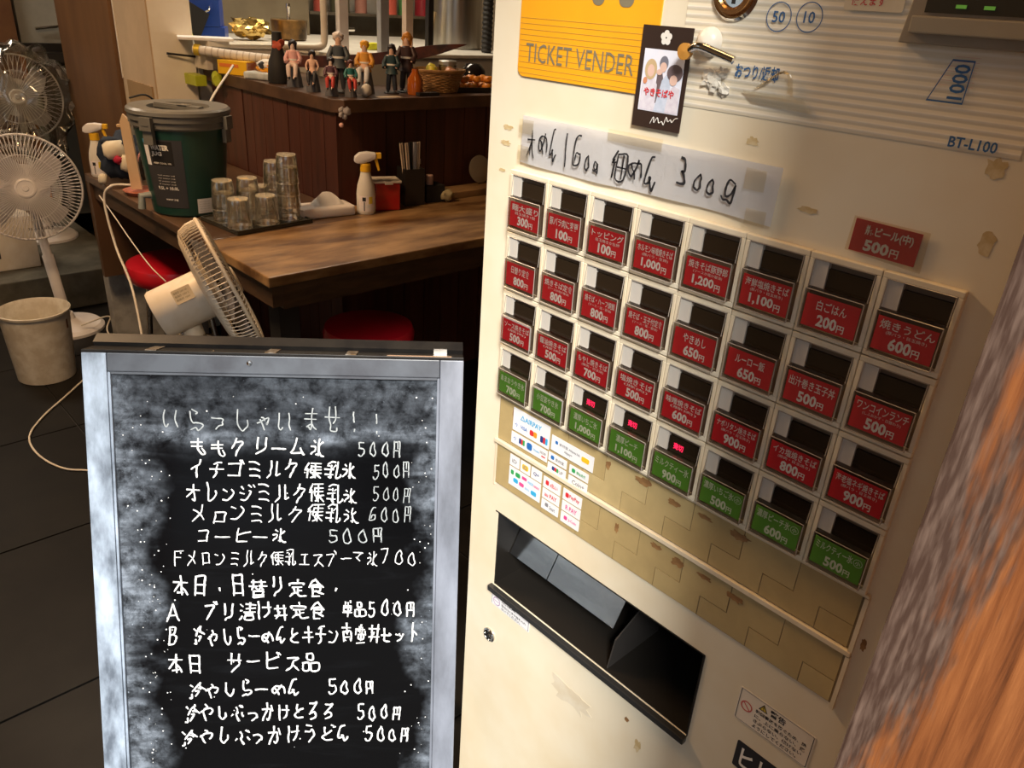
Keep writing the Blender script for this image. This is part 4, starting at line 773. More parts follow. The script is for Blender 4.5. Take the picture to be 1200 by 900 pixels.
# small latch hook hanging beside the machine
hk = tb([V((0.545, 0.655, 0.575)), V((0.545, 0.655, 0.56)), V((0.548, 0.650, 0.552)), V((0.545, 0.656, 0.545)), V((0.540, 0.658, 0.553)), V((0.543, 0.655, 0.535))], 0.0014, 6)

# ================================================================ FANS
def fan(t, origin, zax, R, dep, m_, blades=5, wires=60, hubr=0.032, shell=False, motor=0.12, up=(0, 0, 1), mk=0.30):
    z = V(zax).normalized(); x = V(up).cross(z).normalized(); y_ = z.cross(x); M = axes(V(origin), x, y_, z)
    fd = dep * 0.35 if shell else dep
    def wire(a, sgn):
        c, s = math.cos(a), math.sin(a); pts = []
        for k in range(8):
            u = k / 7; rr = hubr + (R - hubr) * min(1, (u * 1.15)) ; zz = sgn * (fd if sgn > 0 else dep) * (1 - max(0, (u - 0.35) / 0.65) ** 2.4)
            if rr > R: rr = R
            tw = 0.18 * (1 - u) * sgn
            pts.append((rr * math.cos(a + tw), rr * math.sin(a + tw), zz))
        return pts
    wr = 0.0011 if R < 0.17 else 0.0013
    b = new_bm()
    for i in range(wires): tube(b, wire(2 * PI * i / wires, 1), wr, 4)
    tube(b, [(0.62 * R * math.cos(2 * PI * i / 32), 0.62 * R * math.sin(2 * PI * i / 32), fd * 0.93) for i in range(32)], wr, 4, True)
    g = obj('front_grille', b, m_, t, M=M); tag(g)
    b = new_bm()
    for i in range(wires):
        if shell:
            c, s = math.cos(2 * PI * i / wires), math.sin(2 * PI * i / wires)
            tube(b, [(R * c, R * s, 0), (R * 0.99 * c, R * 0.99 * s, -0.024), (R * 0.94 * c, R * 0.94 * s, -0.042), (R * 0.86 * c, R * 0.86 * s, -0.049)], wr, 4)
        else: tube(b, wire(2 * PI * i / wires, -1), wr, 4)
    tube(b, [(0.62 * R * math.cos(2 * PI * i / 32), 0.62 * R * math.sin(2 * PI * i / 32), -dep * 0.93) for i in range(32)], wr, 4, True)
    obj('rear_grille', b, m_, t, M=M)
    if shell: obj('rear_shell', lat([(R * 0.45, -0.058), (R * 0.78, -0.054), (R * 0.90, -0.047), (R * 0.93, -0.040), (R * 0.90, -0.043), (R * 0.78, -0.050), (R * 0.45, -0.054)], 56, close=True), m_, t, M=M, smooth=50)
    obj('rim', tb([(R * math.cos(2 * PI * i / 48), R * math.sin(2 * PI * i / 48), 0) for i in range(48)], 0.0042, 8, True), m_, t, M=M, smooth=60)
    obj('badge', lat([(hubr * 1.05, fd - 0.002), (hubr, fd + 0.004), (hubr * 0.82, fd + 0.006), (hubr * 0.80, fd + 0.003), (hubr * 0.35, fd + 0.003), (hubr * 0.3, fd + 0.006), (0, fd + 0.006)], 28), m_, t, M=M, smooth=40)
    obj('hub', lat([(hubr * 0.8, -dep * 0.5), (hubr * 0.85, fd * 0.3), (hubr * 0.5, fd * 0.6), (0, fd * 0.62)], 24), m_, t, M=M, smooth=40)
    bl_m = mat('pale_blade', (0.62, 0.60, 0.62), 0.3)
    for i in range(blades):
        b = new_bm(); n = 9; A = []
        for k in range(n):
            u = k / (n - 1); r = hubr * 0.8 + (R * 0.88 - hubr) * u; wd = R * (0.22 + 0.38 * math.sin(PI * min(u * 0.75 + 0.1, 1)))
            A.append([b.verts.new((r * math.cos(q), r * math.sin(q), (0.5 - j / 4) * dep * 0.9 * (1 - 0.3 * u) - (0.02 if shell else 0))) for j in range(5) for q in [0.35 * u + (j / 4 - 0.5) * wd / max(r, 0.03) * 0.8]])
        for p, q in zip(A, A[1:]):
            for j in range(4): b.faces.new((p[j], p[j + 1], q[j + 1], q[j]))
        bmesh.ops.solidify(b, geom=list(b.faces), thickness=0.0015)
        obj('blade', b, bl_m, t, M=M @ Matrix.Rotation(2 * PI * i / blades + 0.4, 4, 'Z'), smooth=40)
    mr = R * mk
    mo = obj('motor_housing', lat([(0, -dep - motor), (mr * 0.93, -dep - motor), (mr, -dep - motor + 0.006), (mr * 1.02, -dep - 0.02), (mr * 1.5, -dep + 0.004), (mr * 1.5, -dep + 0.010), (0, -dep + 0.01)], 36), m_, t, M=M, smooth=35)
    return M, mo, mr
def pedestal(t, base, top, m_, rb=0.14):
    b = lat([(rb, 0.0), (rb * 1.0, 0.012), (rb * 0.9, 0.026), (rb * 0.45, 0.036), (0.034, 0.05), (0.028, 0.075), (0, 0.075)], 40); obj('base', b, m_, t, loc=(0, 0, 0), smooth=35)
    o = V(base); tp = V(top) - o; obj('pole', tb([(0, 0, 0.04), tp * 0.55, tp * 0.56, tp], 0.02, 18, taper=(1.1, 1.1, 0.85, 0.85)), m_, t, smooth=40)
# standing fan, left
fp = V((0.815, 3.63, 0.0))
f1 = thing('pedestal_fan', 'white pedestal fan facing the camera behind the white bin, its round grille uncovered', 'fan', fp)
fo = V((0.738, 3.53, 0.645))
M_, mo, mr = fan(f1, fo - fp, (-0.16, -0.96, 0.16), 0.200, 0.040, fan_white, 4, 84, 0.036, motor=0.09)
pedestal(f1, fp, fo + V((0.03, 0.09, -0.03)), fan_white, 0.145)
obj('grille_label', put_text(new_bm(), '30 cm 扇風機', -0.02, 0.07, -0.163, -0.150, 0.030, 0.01), print_black, f1, M=M_)
# ivory fan seen from behind, by the counter corner
fp = V((0.600, 1.60, 0.0)); fo = V((0.684, 1.588, 0.832))
f2 = thing('tilted_fan', 'yellowed ivory fan seen from its side, tilted up in front of the counter corner', 'fan', fp)
M_, mo, mr = fan(f2, fo - fp, (0.90, -0.249, 0.364), 0.147, 0.035, fan_ivory, 5, 84, 0.030, motor=0.130, shell=True, mk=0.36)
b = new_bm(); prism(b, rrect(-0.020, 0.020, -0.016, 0.016, 0.002), 0, 0.0006)
zz = V((0.90, -0.249, 0.364)).normalized(); cz_ = -0.095
vv = V((-0.42, -0.70, 0.58)); vv = (vv - zz * vv.dot(zz)).normalized()
Mlab = axes(fo - fp + zz * cz_ + vv * (mr * 1.02), zz, vv.cross(zz), vv)
lb = obj('rating_label', b, mat('label_tan', (0.55, 0.46, 0.32), 0.6), mo); lb.matrix_local = M_.inverted() @ Mlab
b = new_bm()
for i in range(3): put_text(b, '扇風機 100V 50-60Hz'[:12 - i * 2], -0.017, 0.013, 0.006 - i * 0.008, 0.011 - i * 0.008, 0.0008, 0.01)
lt = obj('label_print', b, print_grey, mo); lt.matrix_local = M_.inverted() @ Mlab
obj('neck', tb([fo - fp + zz * -0.10 + V((0, 0, -0.035)), V((0.0, 0.0, 0.72))], 0.022, 14), fan_ivory, f2, smooth=40)
obj('tilt_knob', tb([fo - fp + zz * -0.050 + vv * 0.040, fo - fp + zz * -0.040 + vv * 0.072], 0.010, 10, taper=(1.2, 0.8)), fan_ivory, f2, smooth=40)
pedestal(f2, fp, fp + V((0, 0, 0.74)), fan_ivory, 0.15)
# fan in a plastic bag
fp = V((1.00, 4.50, 0.171)); fo = V((0.975, 4.44, 0.866))
f3 = thing('bagged_fan', 'pedestal fan wrapped in a crumpled clear plastic bag at the far left', 'fan', fp)
fan(f3, fo - fp, (-0.16, -0.96, 0.16), 0.19, 0.038, fan_white, 4, 48, 0.034, motor=0.09)
pedestal(f3, fp, fo + V((0.02, 0.09, -0.03)), fan_white, 0.14)
b = blb((0, 0, 0), (0.235, 0.12, 0.235), 5, 0.16, 4, 3.2)
for v in b.verts: v.co += v.co.normalized() * 0.016 * noise.noise(v.co * 26) + V((0, 0, -0.03 if v.co.z < -0.15 else 0))
obj('plastic_bag', b, clear('bag_film', (0.90, 0.90, 0.84), 0.12, 0.09, 1.5), f3, loc=fo - fp + V((0.02, -0.02, 0)), smooth=60)

# ================================================================ FLOOR THINGS
wb = thing('white_bin', 'round white plastic waste bin standing in front of the pedestal fan', 'bin', (0.612, 3.195, 0))
obj('bucket', lat([(0.0, 0.004), (0.094, 0.004), (0.0945, 0.0), (0.100, 0.002), (0.118, 0.262), (0.123, 0.266), (0.124, 0.274), (0.120, 0.276), (0.115, 0.268), (0.0965, 0.010), (0.0, 0.008)], 48), mat('bin_plastic', (0.66, 0.63, 0.55), 0.5, c2=(0.52, 0.47, 0.38), scale=22), wb, smooth=35)
obj('bin_stain', bx(0.0, 0.002, -0.004, 0.004, 0.205, 0.240, Matrix.Rotation(-0.75, 4, 'Z') @ Matrix.Translation((0.1145, 0, 0))), mat('brown_stain', (0.12, 0.05, 0.03), 0.6), wb)
def stool(loc, label, h=0.47, r=0.155):
    t = thing('round_stool', label, 'stool', loc, group=None)
    obj('seat', lat([(0, h - 0.07), (r * 0.93, h - 0.07), (r, h - 0.055), (r * 1.02, h - 0.03), (r * 0.97, h - 0.008), (r * 0.8, h), (0, h + 0.004)], 44), mat('red_vinyl', (0.52, 0.008, 0.022), 0.28, coat=0.2), t, smooth=50)
    for i in range(4):
        a = PI / 4 + i * PI / 2; obj('leg', tb([(0.10 * math.cos(a), 0.10 * math.sin(a), h - 0.072), (0.15 * math.cos(a), 0.15 * math.sin(a), 0.0)], 0.011, 10), chrome, t, smooth=40)
    obj('foot_ring', tb([(0.137 * math.cos(2 * PI * i / 32), 0.137 * math.sin(2 * PI * i / 32), 0.13) for i in range(32)], 0.007, 8, True), chrome, t, smooth=40); return t
stool((1.03, 2.87, 0), 'round stool with a glossy red vinyl seat under the left end of the counter', 0.485, 0.165)
stool((1.36, 2.08, 0), 'round red stool in deep shade below the right part of the counter', 0.42, 0.15)
hb = thing('heater_box', 'low dirty white metal appliance with a black vent behind the pedestal fan', 'appliance', (0.72, 4.15, 0.171))
obj('casing', bx(-0.13, 0.125, -0.12, 0.10, 0.0, 0.24), white_pl, hb, bevel=0.006)
b = new_bm()
for i in range(9): box(b, -0.115 + i * 0.010, -0.109 + i * 0.010, -0.1222, -0.1202, 0.060, 0.095)
obj('vent', b, blackmat, hb)
# cables
def cable(name, pts, r, m_, label, sub=7): return tag(obj(name, tb(smooth_path(pts, sub), r, 7), m_, smooth=60), label, 'cable')
cable('power_cord', [(1.38, 2.98, 1.14), (1.22, 2.86, 1.02), (1.10, 2.76, 0.86), (1.03, 2.80, 0.762), (0.93, 2.905, 0.760), (0.868, 2.92, 0.757), (0.848, 2.94, 0.70), (0.85, 2.90, 0.55), (0.84, 2.76, 0.43), (0.80, 2.60, 0.20), (0.74, 2.40, 0.012), (0.66, 2.0, 0.006)], 0.0045, white_pl, 'thick white power cord hanging from the ledge over the counter side past the red stool')
cable('thin_cord', [(0.866, 3.05, 0.70), (0.868, 2.93, 0.655), (0.87, 2.80, 0.60), (0.875, 2.66, 0.545), (0.90, 2.60, 0.50)], 0.0022, white_pl, 'thin white cord drooping along the side of the counter')
cable('floor_cord', [(0.700, 3.060, 0.004), (0.610, 2.960, 0.004), (0.500, 2.840, 0.004), (0.428, 2.720, 0.004), (0.420, 2.580, 0.004), (0.457, 2.452, 0.004), (0.530, 2.37, 0.004), (0.60, 2.20, 0.004)], 0.0034, white_pl, 'pale cord looping over the black floor in front of the white bin')
cable('loose_cord', [(0.84, 3.52, 0.045), (0.93, 3.42, 0.10), (0.86, 3.22, 0.11), (0.90, 3.05, 0.05), (0.98, 2.95, 0.004), (0.90, 2.78, 0.004), (0.80, 2.80, 0.004)], 0.0034, white_pl, 'white cord coiled loosely over the foot of the pedestal fan')
tag(obj('hook_chain', hk, chrome), 'tiny bent metal hook hanging at the left edge of the ticket machine', 'hook')

# ================================================================ ON THE COUNTER
JC = V((0.985, 2.530, 0.7505))
jg = thing('water_jug', 'large dark green drink jug with a grey clip lid on the counter', 'jug', JC)
jgreen = mat('dark_green_plastic', (0.012, 0.055, 0.042), 0.36)
jgrey = mat('grey_lid_plastic', (0.15, 0.15, 0.14), 0.34)
obj('body', lat([(0, 0), (0.104, 0), (0.110, 0.006), (0.135, 0.262), (0, 0.262)], 56), jgreen, jg, smooth=30)
ld = obj('lid', lat([(0.1362, 0.262), (0.142, 0.268), (0.142, 0.282), (0.147, 0.286), (0.147, 0.300), (0.151, 0.304), (0.150, 0.314), (0.143, 0.320), (0.090, 0.318), (0.084, 0.290), (0.0, 0.288)], 56), jgrey, jg, smooth=30)
b = new_bm(); box(b, -0.086, 0.086, -0.014, 0.014, 0.306, 0.322); bmesh.ops.bevel(b, geom=list(b.edges), offset=0.003, segments=2, affect='EDGES')
obj('lid_handle', b, jgrey, ld, M=Matrix.Rotation(math.radians(-62), 4, 'Z'))
obj('handle_plate', bx(-0.030, 0.004, -0.014, 0.014, 0.3222, 0.3236, Matrix.Rotation(math.radians(-62), 4, 'Z') @ Matrix.Translation((0.034, 0, 0))), steel, ld)
for a in (-149, -50, 40, 130):
    Ml = Matrix.Rotation(math.radians(a), 4, 'Z')
    b = bx(0.1475, 0.160, -0.020, 0.020, 0.262, 0.300, Ml); box(b, 0.140, 0.153, -0.0165, 0.0165, 0.222, 0.262, Ml); box(b, 0.1605, 0.1615, -0.012, 0.012, 0.276, 0.281, Ml)
    obj('latch', b, jgrey, jg, bevel=0.002)
def on_jug(b, a0, w_, k=1.0):                     # wrap flat x (metres along the arc), y = height onto the jug wall
    for v in b.verts:
        h = v.co.y; r = 0.1103 + (0.135 - 0.110) * (h - 0.006) / 0.256 + w_ + v.co.z
        a = math.radians(a0) + v.co.x / 0.123; v.co = V((r * math.cos(a), r * math.sin(a), h))
    return b
def gridpatch(x0, x1, y0, y1, n=14, ny=4):
    b = new_bm(); G_ = [[b.verts.new((x0 + (x1 - x0) * i / n, y0 + (y1 - y0) * j / ny, 0)) for i in range(n + 1)] for j in range(ny + 1)]
    for j in range(ny):
        for i in range(n): b.faces.new((G_[j][i], G_[j][i + 1], G_[j + 1][i + 1], G_[j + 1][i]))
    return b
jl = obj('paper_label', on_jug(gridpatch(0, 0.118, 0.030, 0.236), -168, 0.0006), mat('label_charcoal', (0.045, 0.045, 0.05), 0.5), jg)
obj('black_panel', on_jug(gridpatch(0.026, 0.092, 0.160, 0.232), -168, 0.0009), matte if False else blackmat, jl)
obj('blue_tab', on_jug(gridpatch(0.002, 0.030, 0.222, 0.234), -168, 0.0012), mat('label_blue', (0.06, 0.35, 0.60), 0.5), jl)
obj('white_strip', on_jug(gridpatch(0.004, 0.020, 0.158, 0.220), -168, 0.0012), white_paper, jl)
b = new_bm(); put_text(b, 'WATER', 0.027, 0.082, 0.205, 0.221, 0, 0.05); put_text(b, 'JUG', 0.027, 0.060, 0.185, 0.201, 0, 0.05)
put_text(b, 'KEEP COOL 10L', 0.030, 0.085, 0.1640, 0.1690, 0, 0.02)
for i in range(4): put_text(b, 'cold water jug'[i:], 0.034, 0.088, 0.128 - i * 0.009, 0.132 - i * 0.009, 0, 0.0)
put_text(b, '9.5L + 10.0L', 0.028, 0.095, 0.086, 0.096, 0, 0.03); put_text(b, 'water jug', 0.048, 0.088, 0.052, 0.060, 0, 0.02)
obj('label_lettering', on_jug(b, -168, 0.0014), print_white, jl)
ws = obj('white_sticker', on_jug(gridpatch(0.0, 0.050, 0.012, 0.058, 8), -100, 0.0008), white_paper, jg)
b = new_bm()
for i in range(5): put_text(b, '本体の取扱い表示', 0.005, 0.042, 0.047 - i * 0.0075, 0.0505 - i * 0.0075, 0)
obj('sticker_print', on_jug(b, -100, 0.0011), mat('faint_print', (0.45, 0.45, 0.46), 0.6), ws)
# tap on the far left of the jug (clear grey)
obj('tap', tb([V((-0.112, 0.012, 0.055)), V((-0.140, 0.016, 0.055)), V((-0.144, 0.016, 0.015))], 0.012, 12), mat('tap_grey', (0.25, 0.28, 0.27), 0.3), jg, smooth=50)
# black tray and tumblers
TM = axes((0.974, 2.172, 0.7505), (0.996, 0.085, 0), (-0.085, 0.996, 0), (0, 0, 1))
tr_ = thing('serving_tray', 'dark rectangular tray on the counter holding the upturned glasses', 'tray', (0, 0, 0)); tr_.matrix_world = TM
obj('tray_base', bx(0, 0.262, 0, 0.215, 0, 0.010), mat('tray_dark', (0.035, 0.035, 0.028), 0.18), tr_, bevel=0.002)
obj('tray_rim', frame_bm(0.131, 0.1075, 0.004, 0.004, 0.0101, 0.013), mat('tray_dark', (0.035, 0.035, 0.028)), tr_, M=Matrix.Translation((0.131, 0.1075, 0)))
tum = thing('glass_tumbler', 'x', 'glass', (0, 0, 0), group='upturned tumblers on the dark tray')
obj('glass_body', lat([(0.0355, 0.0), (0.0365, 0.004), (0.0345, 0.03), (0.0310, 0.078), (0.0285, 0.086), (0.0, 0.0865)], 28), glass_m, tum, smooth=50)
b = lat([(0.0352, 0.0005), (0.0366, 0.0005), (0.0366, 0.0035), (0.0352, 0.0035)], 28, close=True); obj('glass_rim', b, clear('rim_glass', (0.96, 0.95, 0.9), 0.05, 0.22, 1.5, refract_haze=0.15), tum)
b = lat([(0.0, 0.083), (0.0285, 0.083), (0.0290, 0.087), (0.0, 0.088)], 28); obj('glass_base', b, clear('rim_glass'), tum, smooth=50)
spots = [((0.036, 0.045), 0, 'single upturned glass tumbler at the front left corner of the tray'), ((0.125, 0.040), 0, 'upturned glass tumbler in the middle of the front row on the tray'),
    ((0.040, 0.135), 0, 'lower upturned glass at the back left of the tray'), ((0.040, 0.135), 1, 'upper upturned glass stacked at the back left of the tray'),
    ((0.120, 0.130), 0, 'lower upturned glass behind the middle glass on the tray'), ((0.120, 0.130), 1, 'upper upturned glass stacked behind the middle glass on the tray'),
    ((0.178, 0.165), 0, 'single upturned glass at the back of the tray between the stacks'),
    ((0.215, 0.055), 0, 'bottom glass of the tall stack at the front right of the tray'), ((0.215, 0.055), 1, 'second glass from below in the tall front right stack'), ((0.215, 0.055), 2, 'third glass from below in the tall front right stack'), ((0.215, 0.055), 3, 'top glass of the tall stack at the front right of the tray'),
    ((0.228, 0.150), 0, 'bottom glass of the stack at the back right of the tray'), ((0.228, 0.150), 1, 'middle glass of the stack at the back right of the tray'), ((0.228, 0.150), 2, 'top glass of the stack at the back right of the tray')]
for i, ((u, v_), k, lab) in enumerate(spots):
    o = tum if i == 0 else copy_tree(tum); p = TM @ V((u, v_, 0.0103 + k * 0.037)); o.location = p; o['label'] = lab
# tissues
tk = thing('tissue_pack', 'flat white soft pack of tissues with one tissue pulled up beside the glasses', 'tissues', (1.332, 2.268, 0.7505))
Mt = Matrix.Rotation(-0.12, 4, 'Z')
b = bx(-0.105, 0.078, -0.050, 0.045, 0, 0.034, Mt); obj('pack', b, mat('tissue_wrap', (0.80, 0.76, 0.74), 0.5, c2=(0.78, 0.60, 0.50), scale=12, lo=0.3, hi=0.5), tk, bevel=0.009, smooth=60)
b = new_bm(); N = 10; A = []
for i in range(N + 1):
    u = i / N; h = 0.040 * math.sin(PI * u) ** 0.8; A.append((b.verts.new((-0.055 + 0.105 * u, 0.012, 0.0345)), b.verts.new((-0.055 + 0.105 * u, 0.004 * math.sin(i * 2), 0.0345 + h)), b.verts.new((-0.055 + 0.105 * u, -0.026, 0.0345))))
for p, q in zip(A, A[1:]): b.faces.new((p[0], q[0], q[1], p[1])); b.faces.new((p[1], q[1], q[2], p[2]))
obj('tissue', b, mat('tissue_white', (0.84, 0.83, 0.84), 0.8), tk, M=Mt, smooth=60)
# spray bottle builder
def spray(loc, rz, label, s=1.0, tilt=0.0, yellow_tag=True):
    t = thing('spray_bottle', label, 'bottle', loc, rz); t.rotation_euler = (tilt, 0, rz); t.scale = (s, s, s)
    obj('bottle', lat([(0, 0), (0.026, 0), (0.029, 0.006), (0.029, 0.06), (0.026, 0.085), (0.017, 0.115), (0.0145, 0.128), (0, 0.128)], 32), mat('bottle_white', (0.74, 0.71, 0.64), 0.35), t, smooth=40)
    obj('collar', lat([(0.0160, 0.1285), (0.0160, 0.150), (0.014, 0.152), (0, 0.152)], 24), mat('collar_yellow', (0.80, 0.46, 0.02), 0.4), t, smooth=40)
    b = new_bm(); prism(b, [(-0.034, 0.158), (-0.032, 0.172), (-0.018, 0.184), (0.006, 0.187), (0.032, 0.184), (0.032, 0.168), (0.014, 0.160), (-0.008, 0.1525), (-0.026, 0.153)], -0.012, 0.012, axes((0, 0, 0), (1, 0, 0), (0, 0, 1), (0, -1, 0)))
    obj('spray_head', b, mat('head_white', (0.82, 0.80, 0.80), 0.35), t, bevel=0.003, smooth=60)
    b = new_bm(); box(b, 0.0325, 0.048, -0.009, 0.009, 0.168, 0.184); prism(b, [(0.026, 0.1675), (0.036, 0.1675), (0.044, 0.132), (0.038, 0.130)], -0.006, 0.006, axes((0, 0, 0), (1, 0, 0), (0, 0, 1), (0, -1, 0)))
    obj('nozzle_and_trigger', b, mat('collar_yellow', (0.80, 0.46, 0.02)), t, bevel=0.0015)
    Mf = axes((0, -0.0292, 0), (1, 0, 0), (0, 0, 1), (0, -1, 0))
    b = new_bm(); n = 10
    A = [[b.verts.new((0.0293 * math.sin(a), -0.0293 * math.cos(a), z_)) for z_ in (0.010, 0.058)] for a in [(-0.9 + 1.8 * i / n) for i in range(n + 1)]]
    for p, q in zip(A, A[1:]): b.faces.new((p[0], q[0], q[1], p[1]))
    lb_ = obj('label', b, mat('bottle_label', (0.62, 0.64, 0.66), 0.4, c2=(0.80, 0.72, 0.72), scale=60), t)
    b = new_bm(); b2_ = [(0.010, 0.0285, 0.030, 0.058)]
    for x0, x1, z0, z1, m_ in ((0.006, 0.019, 0.034, 0.056, mat('label_yellow', (0.78, 0.60, 0.05), 0.5)), (-0.014, -0.003, 0.042, 0.054, print_black), (-0.010, -0.006, 0.012, 0.040, mat('label_dark_grey', (0.18, 0.18, 0.2), 0.5))):
        b = new_bm(); A = [[b.verts.new((0.0297 * math.sin(a), -0.0297 * math.cos(a), z_)) for z_ in (z0, z1)] for a in [(x0 + (x1 - x0) * i / 4) / 0.0293 for i in range(5)]]
        for p, q in zip(A, A[1:]): b.faces.new((p[0], q[0], q[1], p[1]))
        obj('label_print', b, m_, lb_)
    return t
spray((1.452, 2.222, 0.7505), math.radians(-28), 'white spray bottle with yellow collar standing between tissues and red box', 1.07)
# red seasoning box
rb = thing('red_box', 'translucent red box with a white flip lid between spray bottle and black holder', 'container', (1.545, 2.245, 0.7505), math.radians(-20))
obj('box_body', bx(-0.043, 0.043, -0.036, 0.036, 0, 0.092), mat('red_plastic', (0.38, 0.008, 0.008), 0.22, coat=0.3), rb, bevel=0.004)
b = bx(-0.047, 0.047, -0.040, 0.040, 0.0925, 0.100); box(b, -0.012, 0.016, -0.046, -0.040, 0.089, 0.100); obj('flip_lid', b, mat('lid_beige', (0.66, 0.60, 0.52), 0.4), rb, bevel=0.0015)
# chopstick holder
ch = thing('chopstick_holder', 'square black holder standing against the red planks', 'holder', (1.665, 2.262, 0.7505), math.radians(-12))
b = new_bm(); s_ = 0.037
for a in ((-s_, s_, -s_, -s_ + 0.003), (-s_, s_, s_ - 0.003, s_), (-s_, -s_ + 0.003, -s_ + 0.003, s_ - 0.003), (s_ - 0.003, s_, -s_ + 0.003, s_ - 0.003)): box(b, *a, 0.003, 0.125)
box(b, -s_, s_, -s_, s_, 0, 0.0029); obj('holder_walls', b, darkplast, ch)
for i, (x, y_, dx, m_, lab) in enumerate(((-0.022, -0.012, -0.020, 0, 'pale wooden chopsticks leaning at the left of the black holder'), (-0.008, -0.016, -0.014, 0, 'pale bamboo chopsticks second from the left in the black holder'), (0.000, 0.012, -0.028, 1, 'black chopsticks at the back left of the black holder'), (0.006, 0.006, 0.002, 1, 'dark chopsticks standing upright in the middle of the black holder'), (0.010, -0.010, 0.008, 2, 'grey chopsticks right of the middle of the black holder'), (0.022, -0.008, 0.014, 0, 'pale chopsticks leaning at the right of the black holder'))):
    t_ = thing('chopsticks', lab, 'chopsticks', (1.665 + x, 2.262 + y_ * 0.8, 0.7545), group='chopsticks in the black holder')
    for k in (-0.003, 0.003):
        obj('stick', tb([(k, 0, 0), (k * 1.3 + dx, 0.01, 0.205)], 0.0034, 6), (mat('stick_pale', (0.52, 0.42, 0.32), 0.5), darkplast, mat('stick_grey', (0.30, 0.30, 0.33), 0.4))[m_], t_)
kb_ = thing('napkin_box', 'low black box next to the black chopstick holder', 'box', (1.755, 2.262, 0.7505), math.radians(-10))
obj('box_walls', bx(-0.035, 0.038, -0.035, 0.035, 0, 0.060), blackmat, kb_, bevel=0.002)
tag(obj('toothpick_case', lat([(0, 0), (0.014, 0), (0.014, 0.03), (0.012, 0.034), (0, 0.034)], 20), mat('case_pink', (0.42, 0.27, 0.22), 0.5), loc=(1.742, 2.255, 0.811)), 'small pinkish cylinder standing on the low black box', 'case')
tag(obj('paper_ball', blb((0, 0, 0.022), (0.026, 0.016, 0.022), 8, 0.3), mat('yellowed_paper', (0.38, 0.32, 0.18), 0.7), loc=(1.795, 2.218, 0.751), smooth=60), 'crumpled yellowish paper lying right of the low black box', 'paper')
t_ = thing('small_bottle', 'slim dark bottle with a grey cap behind the low black box', 'bottle', (1.725, 2.305, 0.7505))
obj('bottle', lat([(0, 0), (0.016, 0), (0.016, 0.10), (0.008, 0.125), (0, 0.125)], 18), mat('brown_glass', (0.06, 0.02, 0.01), 0.15), t_, smooth=40); obj('cap', lat([(0, 0.1255), (0.013, 0.1255), (0.012, 0.142), (0, 0.142)], 18), mat('cap_grey', (0.40, 0.36, 0.35), 0.4), t_, smooth=40)
tag(obj('small_plate', lat([(0, 0), (0.05, 0), (0.052, 0.006), (0.03, 0.012), (0, 0.012)], 28, Matrix.Rotation(math.radians(78), 4, 'X')), mat('lid_grey', (0.22, 0.18, 0.13), 0.5), loc=(2.03, 2.318, 0.829), smooth=50), 'grey brown round plate leaning on the planks at the far right of the shelf strip', 'plate')
tag(obj('yellow_box', bx(0, 0.07, 0, 0.05, 0, 0.07), mat('ochre_box', (0.42, 0.24, 0.03), 0.5), loc=(2.075, 2.255, 0.7755), bevel=0.003), 'ochre yellow box beside the machine on the counter shelf strip', 'box')
# left end of the counter
tag(obj('menu_board', pri([(0, 0), (0.035, 0), (0.030, 0.225), (0.012, 0.245), (0, 0.22)], 0, 0.014, axes((0.912, 2.83, 0.765), (0.82, -0.57, 0), (-0.02, 0.01, 1.0), (-0.57, -0.82, 0))), mat('pale_board', (0.62, 0.46, 0.30), 0.6, c2=(0.54, 0.38, 0.23)), bevel=0.001), 'pale wooden board standing upright at the left of the green jug', 'board')
tag(obj('clay_saucer', lat([(0, 0), (0.050, 0), (0.062, 0.014), (0.059, 0.014), (0.048, 0.004), (0, 0.004)], 36), mat('terracotta', (0.42, 0.13, 0.07), 0.6), loc=(0.935, 2.80, 0.7505), smooth=40), 'terracotta saucer on the counter under the pale wooden board', 'saucer')
spray((0.905, 3.13, 0.7505), math.radians(-30), 'white spray bottle with yellow collar standing at the far left end of the counter', 1.0)
bgm = thing('fabric_bag', 'stuffed navy cloth bag with cream and pink patches at the end of the counter', 'bag', (0.965, 3.010, 0.7505))
b = blb((0.0, 0.0, 0.094), (0.085, 0.065, 0.080), 3, 0.22, 3, 2.2); obj('bag_body', b, mat('navy_cloth', (0.012, 0.022, 0.045), 0.85, bump=0.3, bscale=90), bgm, smooth=70)
for i, (c, r_, m_) in enumerate((((-0.050, -0.050, 0.120), (0.040, 0.026, 0.032), 'cream_cloth'), ((-0.022, -0.072, 0.075), (0.026, 0.018, 0.030), 'cream_cloth'), ((-0.052, -0.072, 0.090), (0.016, 0.012, 0.014), 'crimson_cloth'), ((0.038, -0.078, 0.090), (0.026, 0.022, 0.030), 'pink_cloth'), ((-0.095, -0.020, 0.020), (0.016, 0.014, 0.020), 'cream_cloth'), ((-0.055, -0.020, 0.145), (0.030, 0.03, 0.016), 'navy_cloth'))):
    obj('cloth_patch', blb(c, r_, i + 20, 0.2, 2), mat(m_, {'cream_cloth': (0.72, 0.66, 0.52), 'crimson_cloth': (0.42, 0.012, 0.05), 'pink_cloth': (0.45, 0.22, 0.22), 'navy_cloth': (0.012, 0.022, 0.045)}[m_], 0.85), bgm, smooth=70)
obj('strap', tb(smooth_path([(0.020, -0.090, 0.020), (0.012, -0.098, 0.075), (0.032, -0.092, 0.120), (0.060, -0.085, 0.125)], 5), 0.006, 8), darkplast, bgm, smooth=60)
tag(obj('wooden_slat', bx(-0.06, 0.06, -0.012, 0.012, 0, 0.008, Matrix.Rotation(-0.5, 4, 'Z')), mat('pale_slat', (0.55, 0.36, 0.18), 0.6), loc=(1.04, 3.10, 0.921)), 'pale wooden slat lying on top of the clutter behind the navy bag', 'slat')
